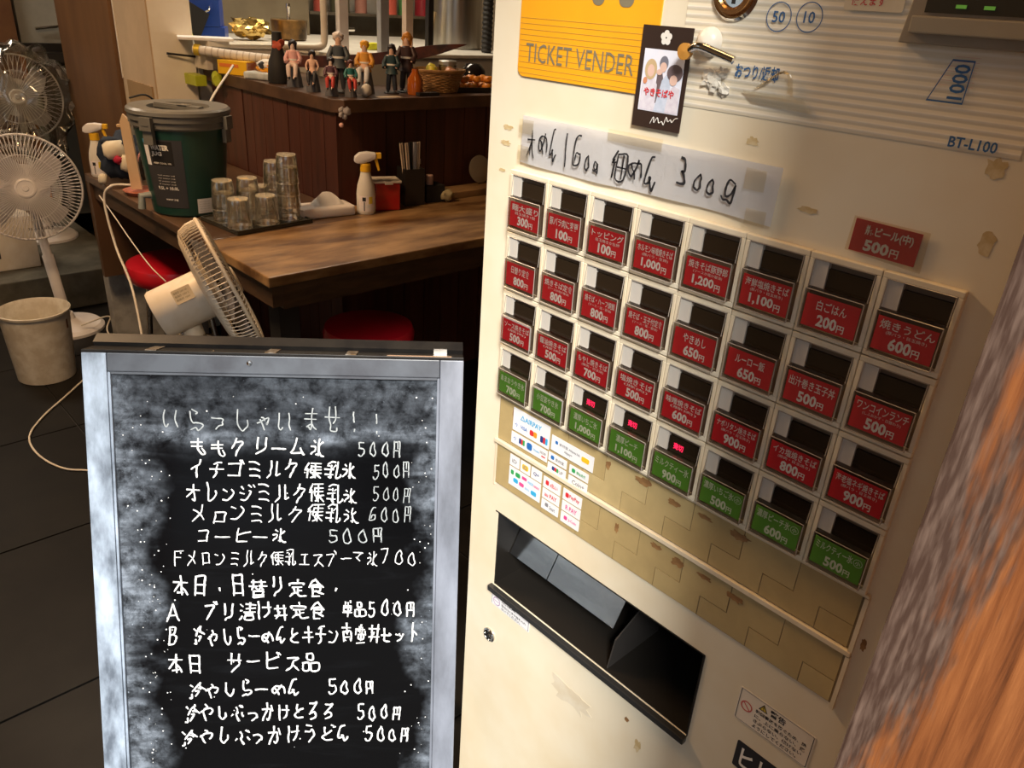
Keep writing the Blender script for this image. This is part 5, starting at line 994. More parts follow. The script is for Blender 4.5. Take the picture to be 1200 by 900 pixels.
t_ = thing('wire_rack', 'black wire basket with tangled cords behind the navy bag', 'rack', (1.07, 3.09, 0.7505))
b = new_bm()
for q in range(5):
    tube(b, [(0.055 * math.cos(a), 0.045 * math.sin(a), 0.02 + q * 0.037) for a in [2 * PI * i / 20 for i in range(20)]], 0.002, 5, True)
for i in range(10):
    a = 2 * PI * i / 10; tube(b, [(0.055 * math.cos(a), 0.045 * math.sin(a), 0.0), (0.055 * math.cos(a), 0.045 * math.sin(a), 0.169)], 0.002, 5)
obj('wires', b, blackmat, t_)
obj('cord_coil', tb(smooth_path([(0.06 * math.cos(i * 1.1), 0.02 * math.sin(i * 2.3) - 0.02, 0.17 + 0.045 * math.sin(i * 1.1) + 0.01 * i) for i in range(9)], 5), 0.0035, 6), blackmat, t_, smooth=60)

# ================================================================ ON THE BAR LEDGE
LZ = 1.1005
def skin_mesh(J, E_, Rr, sub=1):
    me = bpy.data.meshes.new('sk'); me.from_pydata(J, E_, []); o = bpy.data.objects.new('sk', me); col.objects.link(o)
    m_ = o.modifiers.new('s', 'SKIN'); m2 = o.modifiers.new('u', 'SUBSURF'); m2.levels = sub
    for i, r in enumerate(Rr): me.skin_vertices[0].data[i].radius = (r, r); me.skin_vertices[0].data[i].use_root = (i == 0)
    out = bpy.data.meshes.new_from_object(o.evaluated_get(bpy.context.evaluated_depsgraph_get())); bpy.data.objects.remove(o)
    out.polygons.foreach_set('use_smooth', [True] * len(out.polygons)); out.materials.clear(); return out
# unit height figurines: 0 pelvis 1 chest 2 neck 3 head 4.. arms, legs
def fig_body(sit):
    J = [(0, 0, .50), (0, 0, .70), (0, 0, .80), (0, -.01, .86), (0, -.01, .94), (-.11, 0, .76), (-.16, -.02, .62), (-.12, -.10, .52), (.11, 0, .76), (.16, -.02, .62), (.12, -.10, .52)]
    E_ = [(0, 1), (1, 2), (2, 3), (3, 4), (1, 5), (5, 6), (6, 7), (1, 8), (8, 9), (9, 10)]
    Rr = [.075, .085, .032, .065, .055, .035, .028, .022, .035, .028, .022]
    if sit: L_ = [(-.06, -.10, .47), (-.09, -.24, .44), (-.08, -.27, .22), (-.08, -.33, .18), (.06, -.10, .47), (.10, -.22, .46), (.05, -.28, .24), (.05, -.34, .20)]
    else: L_ = [(-.055, 0, .44), (-.07, -.01, .24), (-.08, 0, .05), (-.08, -.06, .03), (.055, 0, .44), (.07, -.02, .24), (.085, 0, .05), (.085, -.06, .03)]
    n = len(J); J += L_; Rr += [.05, .042, .030, .026] * 2
    E_ += [(0, n), (n, n + 1), (n + 1, n + 2), (n + 2, n + 3), (0, n + 4), (n + 4, n + 5), (n + 5, n + 6), (n + 6, n + 7)]
    return J, E_, Rr
BOD = {s: skin_mesh(*fig_body(s)) for s in (False, True)}
figskin = mat('figure_skin', (0.72, 0.46, 0.34), 0.5); figpale = mat('figure_pale', (0.78, 0.60, 0.52), 0.5)
def fm(n, c): return mat('figure_' + n, c, 0.5)
def figurine(loc, h, rz, label, hair, coat, legs, sit=False, long_hair=False, coat_len=0.42, base=True, skin_m=None, bare=False):
    t = thing('figurine', label, 'figurine', loc, rz, group='figurines along the bar ledge'); t.scale = (h, h, h)
    me = BOD[sit].copy(); me.materials.append(skin_m or figskin); link('body', me, None, t)
    b = blb((0, 0.012, 0.925), (0.092, 0.095, 0.088), int(h * 1000), 0.18, 3, 3)
    for v in b.verts:
        if v.co.y < -0.035 and v.co.z < 0.945: v.co.y = -0.035 + (v.co.y + 0.035) * 0.25
    if long_hair:
        for v in b.verts:
            if v.co.z < 0.9 and v.co.y > 0.0: v.co.z = 0.9 - (0.9 - v.co.z) * 3.2
    obj('hair', b, hair, t, smooth=70)
    b = new_bm()
    for s in (-1, 1): blob(b, (0.024 * s, -0.078, 0.905), (0.009, 0.004, 0.011), 1, 0, 1)
    obj('eyes', b, print_black, t)
    if not bare:
        b = lat([(0.045, 0.80), (0.105, 0.765), (0.110, 0.66), (0.098, 0.56), (0.13, coat_len + 0.04), (0.145, coat_len), (0.135, coat_len), (0.09, 0.56), (0.0, 0.6)], 20)
        for v in b.verts: v.co.y *= 0.8
        obj('coat', b, coat, t, smooth=50)
        for s in (-1, 1): obj('sleeve', tb([(0.10 * s, 0, .765), (0.165 * s, -.02, .62), (0.135 * s, -.085, .535)], 0.048, 10, taper=(0.9, 1.0, 1.25)), coat, t, smooth=50)
        obj('belt', lat([(0.102, 0.575), (0.106, 0.58), (0.106, 0.605), (0.102, 0.61)], 20, Matrix.Diagonal((1, 0.82, 1, 1)), close=True), fm('belt', (0.72, 0.70, 0.66)), t)
    for s in (-1, 1):
        if sit: P_ = [(.05 * s, -.04, .48), (.085 * s, -.22, .455), (.075 * s, -.262, .30), (.07 * s, -.275, .24)]
        else: P_ = [(.045 * s, 0, .48), (.065 * s, -.01, .26), (.08 * s, 0, .10), (.08 * s, 0, .06)]
        obj('trouser_leg', tb(P_, 0.058, 12, taper=(1.0, 0.95, 0.85, 0.7)), legs, t, smooth=50)
        q = P_[-1]; obj('shoe', blb((q[0], q[1] - 0.03, q[2] - 0.025), (0.034, 0.055, 0.028), 2, 0.05, 2), fm('shoe', (0.03, 0.03, 0.035)), t, smooth=60)
    if base:
        if sit: b = lat([(0.19, 0.0), (0.17, 0.14), (0.12, 0.42), (0.10, 0.435), (0, 0.435)], 14); obj('rock_stand', b, fm('stone', (0.10, 0.10, 0.11)), t, loc=(0, 0.05, 0))
        else: obj('plinth', lat([(0.17, 0.0), (0.17, 0.022), (0.155, 0.03), (0, 0.03)], 24), fm('plinth', (0.03, 0.03, 0.03)), t)
    return t
cam_az = math.radians(-52)
rzf = math.radians(-38)
figurine((1.452, 2.660, LZ), 0.151, rzf, 'seated figurine with long black hair and a pale pink dress, nearest the black vase', fm('black_hair', (0.02, 0.015, 0.02)), fm('pink', (0.75, 0.42, 0.40)), fm('pale_leg', (0.74, 0.60, 0.55)), True, True, 0.50, skin_m=figpale)
figurine((1.445, 2.520, LZ), 0.129, rzf, 'bare chested seated figurine with short black hair left of the pink dress', fm('black_hair', (0.02, 0.015, 0.02)), None, fm('black_cloth', (0.03, 0.03, 0.035)), True, bare=True)
figurine((1.520, 2.475, LZ), 0.190, rzf, 'tall figurine with white hair and a dark grey vest behind the others', fm('white_hair', (0.72, 0.64, 0.60)), fm('slate', (0.06, 0.075, 0.09)), fm('black_cloth', (0.03, 0.03, 0.035)), False)
figurine((1.446, 2.405, LZ), 0.118, rzf, 'small figurine in a long dark robe with red lining at the ledge corner', fm('black_hair', (0.02, 0.015, 0.02)), fm('plum', (0.11, 0.05, 0.07)), fm('red_cloth', (0.50, 0.05, 0.04)), True, True, 0.46, skin_m=figpale)
figurine((1.495, 2.365, LZ), 0.114, rzf + 0.3, 'small seated figurine in a plain teal jacket right of the dark robe', fm('maroon_hair', (0.10, 0.03, 0.03)), fm('teal', (0.02, 0.16, 0.15)), fm('red_cloth', (0.50, 0.05, 0.04)), True)
figurine((1.600, 2.440, LZ), 0.168, rzf - 0.1, 'seated figurine with yellow hair and a plain orange coat above white trousers', fm('yellow_hair', (0.85, 0.42, 0.03)), fm('orange', (0.72, 0.34, 0.05)), fm('white_cloth', (0.74, 0.76, 0.80)), True)
figurine((1.700, 2.425, LZ), 0.159, rzf - 0.2, 'standing figurine in dark blue clothes with long black hair', fm('black_hair', (0.02, 0.015, 0.02)), fm('dark_teal', (0.02, 0.05, 0.06)), fm('navy', (0.03, 0.04, 0.06)), False, True, 0.40)
figurine((1.775, 2.440, LZ), 0.196, rzf - 0.3, 'tall figurine with amber hair and a dark brown coat beside the basket', fm('amber_hair', (0.60, 0.24, 0.03)), fm('dark_brown', (0.045, 0.02, 0.02)), fm('black_cloth', (0.03, 0.03, 0.035)), False, True, 0.36)
t_ = thing('black_vase', 'tall black pot stand between the white packet and the seated pink figurine', 'stand', (1.455, 2.775, LZ))
obj('stand_body', lat([(0, 0), (0.036, 0), (0.040, 0.01), (0.034, 0.07), (0.020, 0.11), (0.016, 0.17), (0, 0.17)], 24), blackmat, t_, smooth=50)
obj('red_blossom', blb((0.0, -0.01, 0.13), (0.020, 0.016, 0.016), 3, 0.4), fm('blossom', (0.55, 0.10, 0.05)), t_, smooth=60)
tag(obj('white_ornament', blb((0, 0, 0.022), (0.019, 0.019, 0.022), 4, 0.12), fm('bone', (0.66, 0.62, 0.55)), loc=(1.545, 2.350, LZ), smooth=60), 'small round white ornament in front of the seated orange figurine', 'ornament')
b = new_bm()
for i, (x, y_, z_, r_) in enumerate(((0, 0, 0, 0.010), (0.018, -0.006, -0.004, 0.013), (0.010, -0.004, -0.022, 0.009), (-0.004, -0.004, -0.014, 0.008))): blob(b, (x, y_, z_), (r_, r_ * 0.5, r_), i, 0.25, 2)
tag(obj('hanging_charm', b, fm('grey_charm', (0.45, 0.42, 0.42)), loc=(1.413, 2.295, 1.072), smooth=60), 'small grey and white charm hanging over the ledge corner', 'charm')
tag(obj('pink_bead', blb((0, 0, 0), (0.008, 0.008, 0.008), 1, 0), fm('pink_bead', (0.75, 0.42, 0.36)), loc=(1.410, 2.292, 1.025), smooth=60), 'tiny pink bead dangling below the grey charm', 'bead')
tag(obj('amber_bottle', lat([(0, 0), (0.026, 0), (0.028, 0.008), (0.028, 0.05), (0.012, 0.075), (0.012, 0.085), (0, 0.085)], 24), mat('amber_glass', (0.42, 0.10, 0.01), 0.1, coat=0.5), loc=(1.765, 2.375, LZ), smooth=45), 'amber glass bottle in front of the brown coated figurine', 'bottle')
tag(obj('paper_slip', bx(-0.045, 0.045, -0.020, 0.020, 0, 0.001, Matrix.Rotation(-0.05, 4, 'Z')), mat('beige_slip', (0.55, 0.42, 0.28), 0.6), loc=(1.625, 2.336, LZ)), 'beige paper slip lying at the front edge of the ledge', 'paper')
tag(obj('black_remote', bx(-0.045, 0.045, -0.012, 0.012, 0, 0.012), darkplast, loc=(1.790, 2.334, LZ), bevel=0.003), 'black remote control lying at the ledge edge before the basket', 'remote')
# basket
bk = thing('wicker_basket', 'oval brown wicker basket on the ledge right of the figurines', 'basket', (1.905, 2.425, LZ), math.radians(-15))
wk = mat('wicker', (0.46, 0.26, 0.10), 0.5, c2=(0.30, 0.15, 0.05), scale=60)
def oval(rx, ry, z, wob=0.0, n=64, ph=0): return [((rx + wob * math.sin(i * PI / 2 + ph)) * math.cos(2 * PI * i / n), (ry + wob * math.sin(i * PI / 2 + ph)) * math.sin(2 * PI * i / n), z) for i in range(n)]
b = new_bm()
for k in range(13): u = k / 12; tube(b, oval(0.074 + 0.022 * u, 0.050 + 0.018 * u, 0.004 + 0.066 * u, 0.0016, 64, PI * (k % 2)), 0.0030, 5, True)
tag(obj('woven_wall', b, wk, bk, smooth=60), kind='stuff')
for k in range(2): obj('rim', tb(oval(0.099 + k * 0.003, 0.071 + k * 0.003, 0.073 + 0.004 * k), 0.0042, 6, True), wk, bk, smooth=60)
obj('basket_bottom', pri([(p[0] * 0.97, p[1] * 0.97) for p in oval(0.074, 0.05, 0)], 0.002, 0.006), wk, bk)
t_ = thing('glass_jar', 'clear glass jar with a silver lid standing in the wicker basket', 'jar', (1.945, 2.420, LZ + 0.0065))
obj('jar_body', lat([(0.0, 0.001), (0.030, 0.001), (0.033, 0.006), (0.033, 0.088), (0, 0.088)], 28), clear('jar_glass', (0.85, 0.85, 0.80), 0.05, 0.14, 1.5), t_, smooth=40); obj('jar_lid', lat([(0, 0.0885), (0.034, 0.0885), (0.034, 0.100), (0.030, 0.103), (0, 0.103)], 28), mat('lid_silver', (0.55, 0.52, 0.46), 0.3, 0.8), t_, smooth=40)
tag(obj('yellow_sachets', blb((0, 0, 0.012), (0.030, 0.026, 0.036), 12, 0.35), mat('sachet_yellow', (0.72, 0.60, 0.04), 0.4), loc=(1.872, 2.425, LZ + 0.048), smooth=60), 'yellow sachets heaped in the left half of the wicker basket', 'sachets')
tag(obj('pink_sachets', blb((0, 0, 0.012), (0.030, 0.022, 0.022), 14, 0.35), mat('sachet_pink', (0.62, 0.30, 0.18), 0.4), loc=(1.925, 2.375, LZ + 0.052), smooth=60), 'orange pink packets in the basket in front of the jar', 'packets')
# tray of fried food
fr = thing('food_tray', 'shallow black tray of orange fried pieces on the ledge beside the machine', 'tray', (2.085, 2.455, LZ), math.radians(-12))
obj('tray_floor', bx(-0.095, 0.12, -0.085, 0.075, 0, 0.006), darkplast, fr)
b = new_bm()
for a in ((-0.099, 0.124, -0.089, -0.0852), (-0.099, 0.124, 0.0752, 0.079), (-0.099, -0.0952, -0.085, 0.075), (0.1202, 0.124, -0.085, 0.075)): box(b, *a, 0, 0.018)
obj('tray_rim', b, darkplast, fr)
fc = mat('fried_orange', (0.72, 0.27, 0.02), 0.45, c2=(0.55, 0.17, 0.01), scale=90, bump=0.2)
p0 = None
for i in range(22):
    if i < 16: x, y_, z_ = -0.072 + (i % 4) * 0.055 + random.uniform(-0.006, 0.006), -0.062 + (i // 4) * 0.040, 0.0185
    else: x, y_, z_ = -0.045 + (i - 16) % 3 * 0.052, -0.040 + (i - 16) // 3 * 0.045, 0.042
    if p0 is None: o = p0 = obj('fried_piece', blb((0, 0, 0), (0.020, 0.016, 0.0135), 31, 0.25), fc, smooth=70)
    else: o = p0.copy(); col.objects.link(o)
    tag(o, 'piece of orange fried food ' + ('lying in the lower layer on the black tray' if i < 16 else 'on top of the heap on the black tray'), 'food', 'fried pieces on the black tray')
    ang = random.uniform(0, 6); o.rotation_euler = (0, 0, ang); c_, s_ = math.cos(math.radians(-12)), math.sin(math.radians(-12))
    o.location = (2.085 + x * c_ - y_ * s_, 2.455 + x * s_ + y_ * c_, LZ + z_)
# left end packets
t_ = thing('yellow_carton', 'yellow carton with orange print lying at the left end of the ledge', 'carton', (1.445, 3.075, LZ), math.radians(-62))
obj('carton', bx(-0.065, 0.065, -0.04, 0.04, 0, 0.050), mat('carton_yellow', (0.88, 0.52, 0.02), 0.4), t_, bevel=0.002)
obj('carton_print', bx(-0.055, 0.030, -0.0412, -0.0402, 0.026, 0.038), mat('carton_orange', (0.80, 0.22, 0.04), 0.5), t_); obj('carton_end', bx(0.0652, 0.0664, -0.038, 0.038, 0.004, 0.046), mat('carton_pale', (0.78, 0.66, 0.50), 0.5, c2=(0.62, 0.2, 0.1), scale=40), t_)
t_ = thing('snack_bag', 'crumpled yellow and white snack bag behind the yellow carton', 'bag', (1.500, 2.905, LZ))
obj('bag_body', blb((0, 0, 0.036), (0.050, 0.070, 0.030), 9, 0.2, 3, 3), mat('bag_yellow', (0.82, 0.44, 0.03), 0.3, c2=(0.75, 0.30, 0.02), scale=12), t_, smooth=60)
obj('white_panel', blb((-0.020, 0.005, 0.048), (0.034, 0.045, 0.020), 10, 0.2, 3, 3), mat('bag_white', (0.78, 0.76, 0.72), 0.3), t_, smooth=60); obj('print_mark', blb((-0.050, -0.01, 0.050), (0.008, 0.014, 0.012), 3, 0.3), print_black, t_, smooth=60)
tag(obj('white_packet', bx(-0.055, 0.055, -0.032, 0.032, 0, 0.026, Matrix.Rotation(math.radians(-62), 4, 'Z')), mat('packet_grey', (0.62, 0.64, 0.64), 0.4, c2=(0.40, 0.44, 0.44), scale=18), loc=(1.445, 2.895, LZ), bevel=0.008, smooth=60), 'small pale grey packet lying on the ledge right of the yellow carton', 'packet')
# display sword
sw = thing('display_sword', 'long replica sword with a white wrapped handle lying over the ledge', 'sword', (1.30, 3.20, 1.178))
A_, B_ = V((0.03, 0.0, 0.0)), V((0.755, -0.755, 0.085)); n = 24
def swp(u): p = A_.lerp(B_, u); return p + V((0, 0, -0.052 * math.sin(PI * u)))
hp = [swp(u * 0.30) for u in [i / 12 for i in range(13)]]
hd = obj('handle', tb(hp, 0.0175, 14), mat('handle_wrap', (0.70, 0.66, 0.60), 0.6), sw, smooth=50)
b = new_bm()
for i in range(1, 13): p = swp(0.30 * i / 13); q = swp(0.30 * i / 13 + 0.004); tube(b, [p, q], 0.0185, 14)
obj('wrap_bands', b, mat('wrap_band_tan', (0.50, 0.45, 0.40), 0.6), hd)  # bands a little darker than the wrap
for u in (0.005, 0.295): obj('gold_collar', tb([swp(u), swp(u + 0.02)], 0.021, 14), mat('gold_yellow', (0.75, 0.55, 0.06), 0.35, 0.5), hd, smooth=50)
b = new_bm(); A = []; bw_ = V((0.68, -0.70, 0.0))
for i in range(n + 1):
    u = 0.33 + 0.67 * i / n; p = swp(u); hgt_ = 0.020 * (1 - max(0, (u - 0.84) / 0.16) ** 1.6) + 0.001
    A.append([b.verts.new(p + V((0.004, 0.004, hgt_))), b.verts.new(p + V((-0.004, -0.004, hgt_))), b.verts.new(p + V((0, 0, -hgt_)))])
for p, q in zip(A, A[1:]):
    for j in range(3): b.faces.new((p[j], p[(j + 1) % 3], q[(j + 1) % 3], q[j]))
b.faces.new(A[0]); b.faces.new(A[-1][::-1])
obj('blade', b, mat('blade_dark', (0.055, 0.035, 0.045), 0.35, 0.4, c2=(0.16, 0.06, 0.05), scale=14), sw)
for p, q in ((0.42, None), (0.80, None)):
    c_ = swp(p); obj('stand_leg', tb([c_ + V((0, 0, -0.022)), V((c_.x, c_.y, LZ - 1.178 + (0.0 if p < 0.5 else 0.0)))], 0.006, 8), blackmat, sw)

# ================================================================ KITCHEN
ku = thing('kitchen_unit', 'white enamelled kitchen unit standing behind the bar ledge', 'cabinet', (0, 0, 0))
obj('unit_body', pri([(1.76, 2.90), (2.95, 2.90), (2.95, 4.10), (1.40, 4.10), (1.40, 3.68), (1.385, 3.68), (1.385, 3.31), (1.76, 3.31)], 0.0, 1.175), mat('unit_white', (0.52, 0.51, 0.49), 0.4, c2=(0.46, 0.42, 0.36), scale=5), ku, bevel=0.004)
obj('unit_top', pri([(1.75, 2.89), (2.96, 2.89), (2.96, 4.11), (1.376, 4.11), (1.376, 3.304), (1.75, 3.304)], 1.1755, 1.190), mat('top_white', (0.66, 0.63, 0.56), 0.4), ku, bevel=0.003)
wf = thing('utensil_rack', 'white rounded metal frame standing upright on the kitchen unit', 'rack', (1.6, 2.96, 1.1905))
b = new_bm(); tube(b, smooth_path([(-0.03, 0.0, 0.020), (0.10, 0.0, 0.018), (0.140, 0.0, 0.022), (0.155, 0, 0.040), (0.158, 0, 0.10)], 5), 0.014, 10); tube(b, [(0.158, 0, 0.10), (0.158, 0, 0.7)], 0.014, 10)
obj('frame_tube', b, white_pl, wf, smooth=60)
for i, (x, y_, wd, c, lab) in enumerate(((1.845, 2.97, 0.040, 'post_white', 'wide white upright post on the kitchen unit next to the rounded frame'), (2.040, 2.97, 0.040, 'post_steel', 'silver steel upright post behind the dark blue figurine'), (2.165, 2.97, 0.036, 'post_pink', 'pale pinkish upright post between steel post and stock pot'))):
    cc = {'post_white': (0.74, 0.72, 0.74), 'post_steel': (0.42, 0.44, 0.48), 'post_pink': (0.62, 0.50, 0.42)}[c]
    tag(obj('upright_post', bx(x - wd / 2, x + wd / 2, y_ - 0.015, y_ + 0.015, 1.1905, 2.49), mat(c, cc, 0.4, 0.5 if c == 'post_steel' else 0)), lab, 'post')
tag(obj('black_post', bx(2.262, 2.288, 2.95, 2.975, 1.1905, 2.49), darkplast), 'thin black upright bar left of the stock pot', 'post')
t_ = thing('stock_pot', 'tall cylindrical stainless stock pot behind the glass jar', 'pot', (2.70, 3.30, 1.1905))
obj('pot_body', lat([(0, 0), (0.120, 0), (0.125, 0.006), (0.125, 0.25), (0.130, 0.255), (0.130, 0.262), (0, 0.262)], 40), steel, t_, smooth=35)
obj('pot_lid', lat([(0.134, 0.263), (0.134, 0.272), (0.06, 0.295), (0, 0.298)], 40), mat('lid_dark_steel', (0.30, 0.27, 0.23), 0.25, 1.0), t_, smooth=35)
t_ = thing('corrugated_hose', 'black corrugated hose hanging down beside the machine behind the food tray', 'hose', (2.66, 3.02, 1.1905))
b = new_bm(); prof = []
for i in range(60): prof.append((0.026 if i % 2 else 0.021, 0.0 + i * 0.010))
lathe(b, prof, 20); obj('hose', b, blackmat, t_, smooth=30)
t_ = thing('small_pot', 'dark and gold metal pot with an upright knob on the white kitchen unit', 'pot', (1.965, 3.62, 1.1905))
obj('pot_body', lat([(0, 0), (0.070, 0), (0.078, 0.01), (0.082, 0.085), (0.078, 0.088), (0, 0.088)], 36), mat('dark_bronze', (0.06, 0.045, 0.03), 0.28, 0.8, c2=(0.30, 0.17, 0.06), scale=9), t_, smooth=35)
obj('pot_knob', lat([(0, 0.0885), (0.008, 0.0885), (0.007, 0.13), (0.011, 0.14), (0.009, 0.155), (0, 0.156)], 16), chrome, t_, smooth=50)
t_ = thing('gold_parcel', 'crumpled gold foil parcel lying on the kitchen unit right of the blue chest', 'parcel', (1.745, 3.56, 1.1905))
b = blb((0, 0, 0.050), (0.085, 0.06, 0.043), 17, 0.25, 3, 3.5)
for v in b.verts: v.co += v.co.normalized() * 0.007 * noise.noise(v.co * 70)
obj('foil', b, gold_m, t_)
bt_ = thing('blue_chest', 'blue steel tool chest with a wire handle standing on the kitchen unit', 'tool chest', (1.600, 3.72, 1.1905), math.radians(-30))
bl = mat('blue_enamel', (0.015, 0.07, 0.42), 0.35)
obj('lower_drawer', bx(-0.085, 0.095, -0.06, 0.10, 0, 0.045), bl, bt_, bevel=0.002); obj('chest_body', bx(-0.095, 0.080, -0.062, 0.10, 0.046, 0.26), bl, bt_, bevel=0.003)
obj('chest_handle', tb(smooth_path([(-0.040, -0.064, 0.125), (-0.038, -0.082, 0.110), (0.0, -0.084, 0.100), (0.038, -0.082, 0.110), (0.040, -0.064, 0.125)], 4), 0.004, 8), chrome, bt_, smooth=60)
b = new_bm(); box(b, -0.050, -0.030, -0.065, -0.0622, 0.115, 0.140); obj('handle_plate', b, bl, bt_); b = bx(0.030, 0.050, -0.065, -0.0622, 0.115, 0.140); obj('handle_plate', b, bl, bt_)
tag(obj('white_papers', bx(-0.11, 0.09, -0.06, 0.06, 0, 0.010, Matrix.Rotation(math.radians(-20), 4, 'Z')), white_paper, loc=(1.40, 3.225, 1.2105), bevel=0.002), 'stack of white papers sticking out on the left end of the kitchen unit', 'papers')
tag(obj('paper_bracket', bx(1.376, 1.46, 3.17, 3.30, 1.1905, 1.2100), white_pl), 'thin white plate under the stack of white papers', 'plate')
t_ = thing('wall_organiser', 'pale hanging organiser with a lime green tray below the white papers', 'organiser', (1.372, 3.24, 1.00))
obj('clear_pocket', bx(-0.005, 0.020, -0.06, 0.055, 0.105, 0.188), mat('cloudy_plastic', (0.66, 0.60, 0.52), 0.25), t_, bevel=0.002); obj('lime_tray', bx(-0.052, -0.007, -0.05, 0.055, 0.045, 0.085), mat('lime_plastic', (0.46, 0.52, 0.03), 0.4), t_, bevel=0.003)
obj('black_rod', tb([V((-0.11, 0.055, 0.155)), V((-0.006, 0.040, 0.145))], 0.004, 8), blackmat, t_)
tag(obj('lime_cloth', blb((0, 0, 0), (0.018, 0.030, 0.034), 7, 0.25), mat('lime_plastic', (0.46, 0.52, 0.03)), loc=(1.378, 3.13, 1.075), smooth=60), 'lime green cloth hanging over the left end of the ledge', 'cloth')
t_ = thing('book_stack', 'black booklet and brown brush leaning at the left of the blue chest', 'booklet', (1.450, 3.56, 1.1905))
obj('booklet', bx(-0.05, 0.05, -0.008, 0.008, 0, 0.14, Matrix.Rotation(0.5, 4, 'Y')), blackmat, t_); obj('brush', tb([V((-0.055, -0.03, 0.0)), V((-0.065, -0.02, 0.11))], 0.008, 8), mat('brush_brown', (0.45, 0.22, 0.08), 0.6), t_)
tag(obj('tennis_ball', blb((0, 0, 0), (0.020, 0.020, 0.020), 1, 0), mat('ball_yellow', (0.66, 0.70, 0.05), 0.7), loc=(1.405, 3.42, 1.211), smooth=60), 'small yellow green ball beside the white papers', 'ball')
# rear kitchen wall shelf and hanging steel hood
struct('wall_kitchen_rear', bx(1.40, 3.4, 4.40, 4.46, 0, 2.5), mat('kitchen_tiles', (0.34, 0.32, 0.28), 0.5, c2=(0.22, 0.19, 0.14), scale=4))
tag(obj('steel_hood', bx(1.45, 2.30, 4.02, 4.06, 1.1905, 2.4), mat('hood_steel', (0.36, 0.31, 0.22), 0.4, 0.7, c2=(0.28, 0.23, 0.16), scale=3)), 'broad dull steel splash panel behind the small pot', 'panel')
tag(obj('spice_shelf', bx(2.42, 3.35, 4.22, 4.39, 1.285, 1.30), steel), 'narrow steel shelf on the rear kitchen wall carrying red jars', 'shelf')
for i, (x, r_, h, c, lab) in enumerate(((2.53, 0.036, 0.13, (0.50, 0.10, 0.07), 'ribbed red jar at the left end of the rear shelf'), (2.66, 0.055, 0.12, (0.10, 0.10, 0.06), 'dark olive jar on the rear shelf'), (2.80, 0.035, 0.11, (0.36, 0.16, 0.12), 'brownish red jar in the middle of the rear shelf'), (3.00, 0.045, 0.12, (0.62, 0.12, 0.08), 'bright red jar on the rear shelf between the posts'), (3.10, 0.030, 0.13, (0.07, 0.20, 0.06), 'green bottle on the rear shelf'), (3.25, 0.05, 0.13, (0.30, 0.02, 0.03), 'dark red jar at the right end of the rear shelf'))):
    t_ = thing('spice_jar', lab, 'jar', (x, 4.30, 1.3005), group='jars on the rear shelf')
    obj('jar_body', lat([(0, 0), (r_, 0), (r_, h * 0.8), (r_ * 0.8, h * 0.86), (0, h * 0.86)], 20), mat('spice_%d' % i, c, 0.35), t_, smooth=40); obj('jar_lid', lat([(0, h * 0.862), (r_ * 0.85, h * 0.862), (r_ * 0.85, h), (0, h)], 20), white_pl, t_, smooth=40)
t_ = thing('kitchen_tap', 'bent chrome tap rising behind the orange coated figurine', 'tap', (2.08, 3.30, 1.1905))
obj('spout', tb(smooth_path([(-0.03, 0, 0.0), (-0.03, 0, 0.05), (-0.02, 0, 0.068), (0.03, 0, 0.070)], 4), 0.009, 10), chrome, t_, smooth=60); obj('tap_body', lat([(0, 0), (0.024, 0), (0.020, 0.02), (0, 0.022)], 16), darkplast, t_, loc=(-0.03, 0, 0))
tag(obj('yellow_sponge', bx(-0.035, 0.035, -0.02, 0.02, 0, 0.028, Matrix.Rotation(0.3, 4, 'Z')), mat('sponge_yellow', (0.75, 0.72, 0.03), 0.8), loc=(2.085, 3.12, 1.1905), bevel=0.005), 'bright yellow sponge beside the chrome tap', 'sponge')
t_ = thing('paddle', 'pale wooden paddle leaning by the stock pot', 'paddle', (2.50, 3.24, 1.1905)); obj('paddle_body', tb([V((-0.02, 0, 0)), V((0.015, 0.0, 0.16))], 0.012, 8), mat('paddle_wood', (0.55, 0.40, 0.22), 0.6), t_)
t_ = thing('black_kettle', 'glossy black kettle behind the wicker basket', 'kettle', (2.245, 2.72, 0.80)); t_.location.z = LZ - 0.0; t_.location = (2.21, 2.585, LZ)
obj('kettle_body', lat([(0, 0), (0.045, 0), (0.055, 0.02), (0.05, 0.06), (0.03, 0.082), (0, 0.086)], 28), mat('gloss_black', (0.015, 0.012, 0.012), 0.12), t_, smooth=50); obj('kettle_foot', lat([(0.050, 0.002), (0.056, 0.004), (0.056, 0.012), (0.050, 0.014)], 28, close=True), mat('dark_red_band', (0.25, 0.02, 0.02), 0.4), t_)
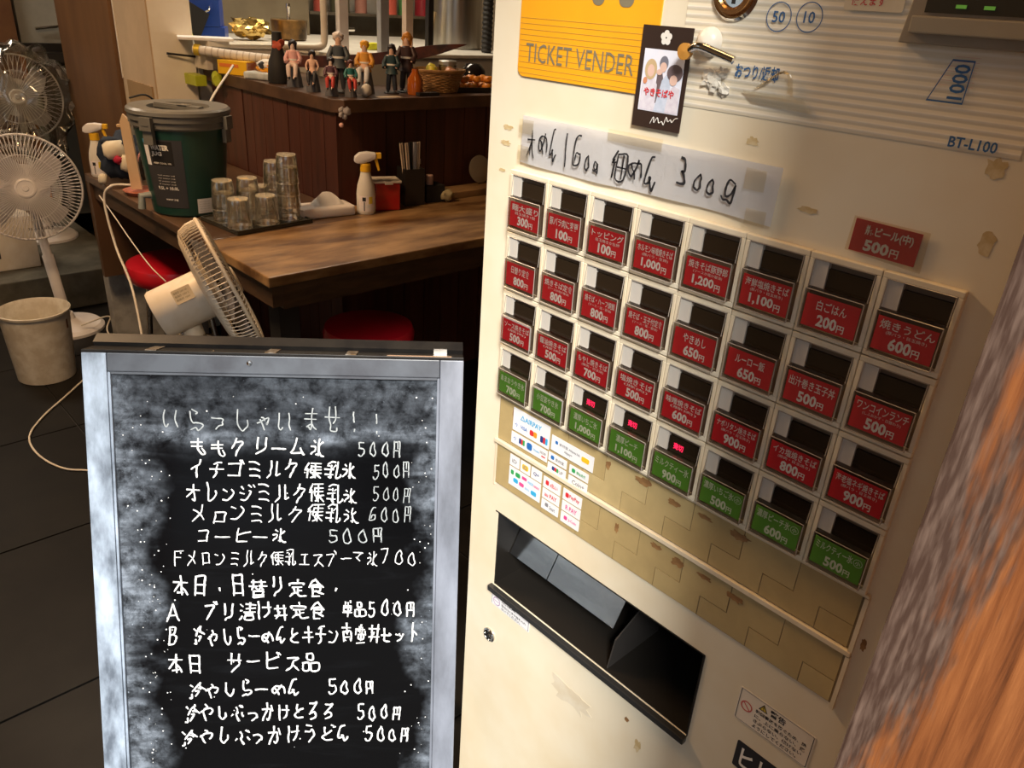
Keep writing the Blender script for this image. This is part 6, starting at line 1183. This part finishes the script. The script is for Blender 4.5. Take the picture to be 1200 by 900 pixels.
tag(obj('cream_canister', bx(-0.04, 0.04, -0.04, 0.04, 0, 0.075), mat('canister_cream', (0.55, 0.48, 0.40), 0.5), loc=(2.52, 2.72 - 0.11, LZ), bevel=0.004), 'square cream canister on the ledge right beside the machine', 'canister')
# far left kitchen
t_ = thing('steel_fridge', 'tall grey steel refrigerator at the far left behind the bagged fan', 'refrigerator', (1.30, 5.20, 0.171)); t_.location.z = 0.0
obj('fridge_body', bx(-0.13, 0.25, -0.20, 0.30, 1.05, 2.3), mat('fridge_steel', (0.42, 0.42, 0.38), 0.5, 0.2), t_); obj('fridge_base', bx(-0.10, 0.25, -0.10, 0.30, 0.171, 1.049), mat('fridge_dark', (0.05, 0.05, 0.045), 0.4), t_)
obj('fridge_handle', tb([V((-0.06, -0.225, 1.135)), V((0.07, -0.225, 1.150))], 0.008, 8), chrome, t_)
tag(obj('grey_door', bx(1.235, 1.40, 4.90, 4.93, 0.171, 0.96), mat('door_grey', (0.13, 0.13, 0.12), 0.4, 0.4)), 'grey metal door leaning under the black trays left of the brown board', 'door')
tag(obj('pale_post', bx(1.155, 1.185, 4.88, 4.91, 0.171, 1.03), mat('post_sage', (0.34, 0.34, 0.26), 0.5)), 'narrow sage green post right of the bagged fan', 'post')
tag(obj('orange_handle', bx(1.120, 1.142, 4.87, 4.89, 0.171, 1.01), mat('handle_orange', (0.45, 0.17, 0.04), 0.5)), 'orange brown wooden bar beside the sage green post', 'bar')
tag(obj('black_tray', bx(1.00, 1.36, 4.82, 4.86, 1.035, 1.075), darkplast), 'flat black baking tray projecting above the bagged fan', 'tray')
tag(obj('dark_stack', bx(1.19, 1.40, 4.80, 4.95, 0.985, 1.03), mat('pan_dark', (0.07, 0.065, 0.06), 0.3, 0.5)), 'dark pans lying beneath the black baking tray', 'pans')
tag(obj('brown_post', bx(0.80, 1.145, 4.95, 5.10, 0.171, 2.48), mat('post_brown', (0.16, 0.075, 0.03), 0.5, c2=(0.10, 0.04, 0.02), scale=5)), 'wide reddish brown wooden post in the top left corner', 'post')
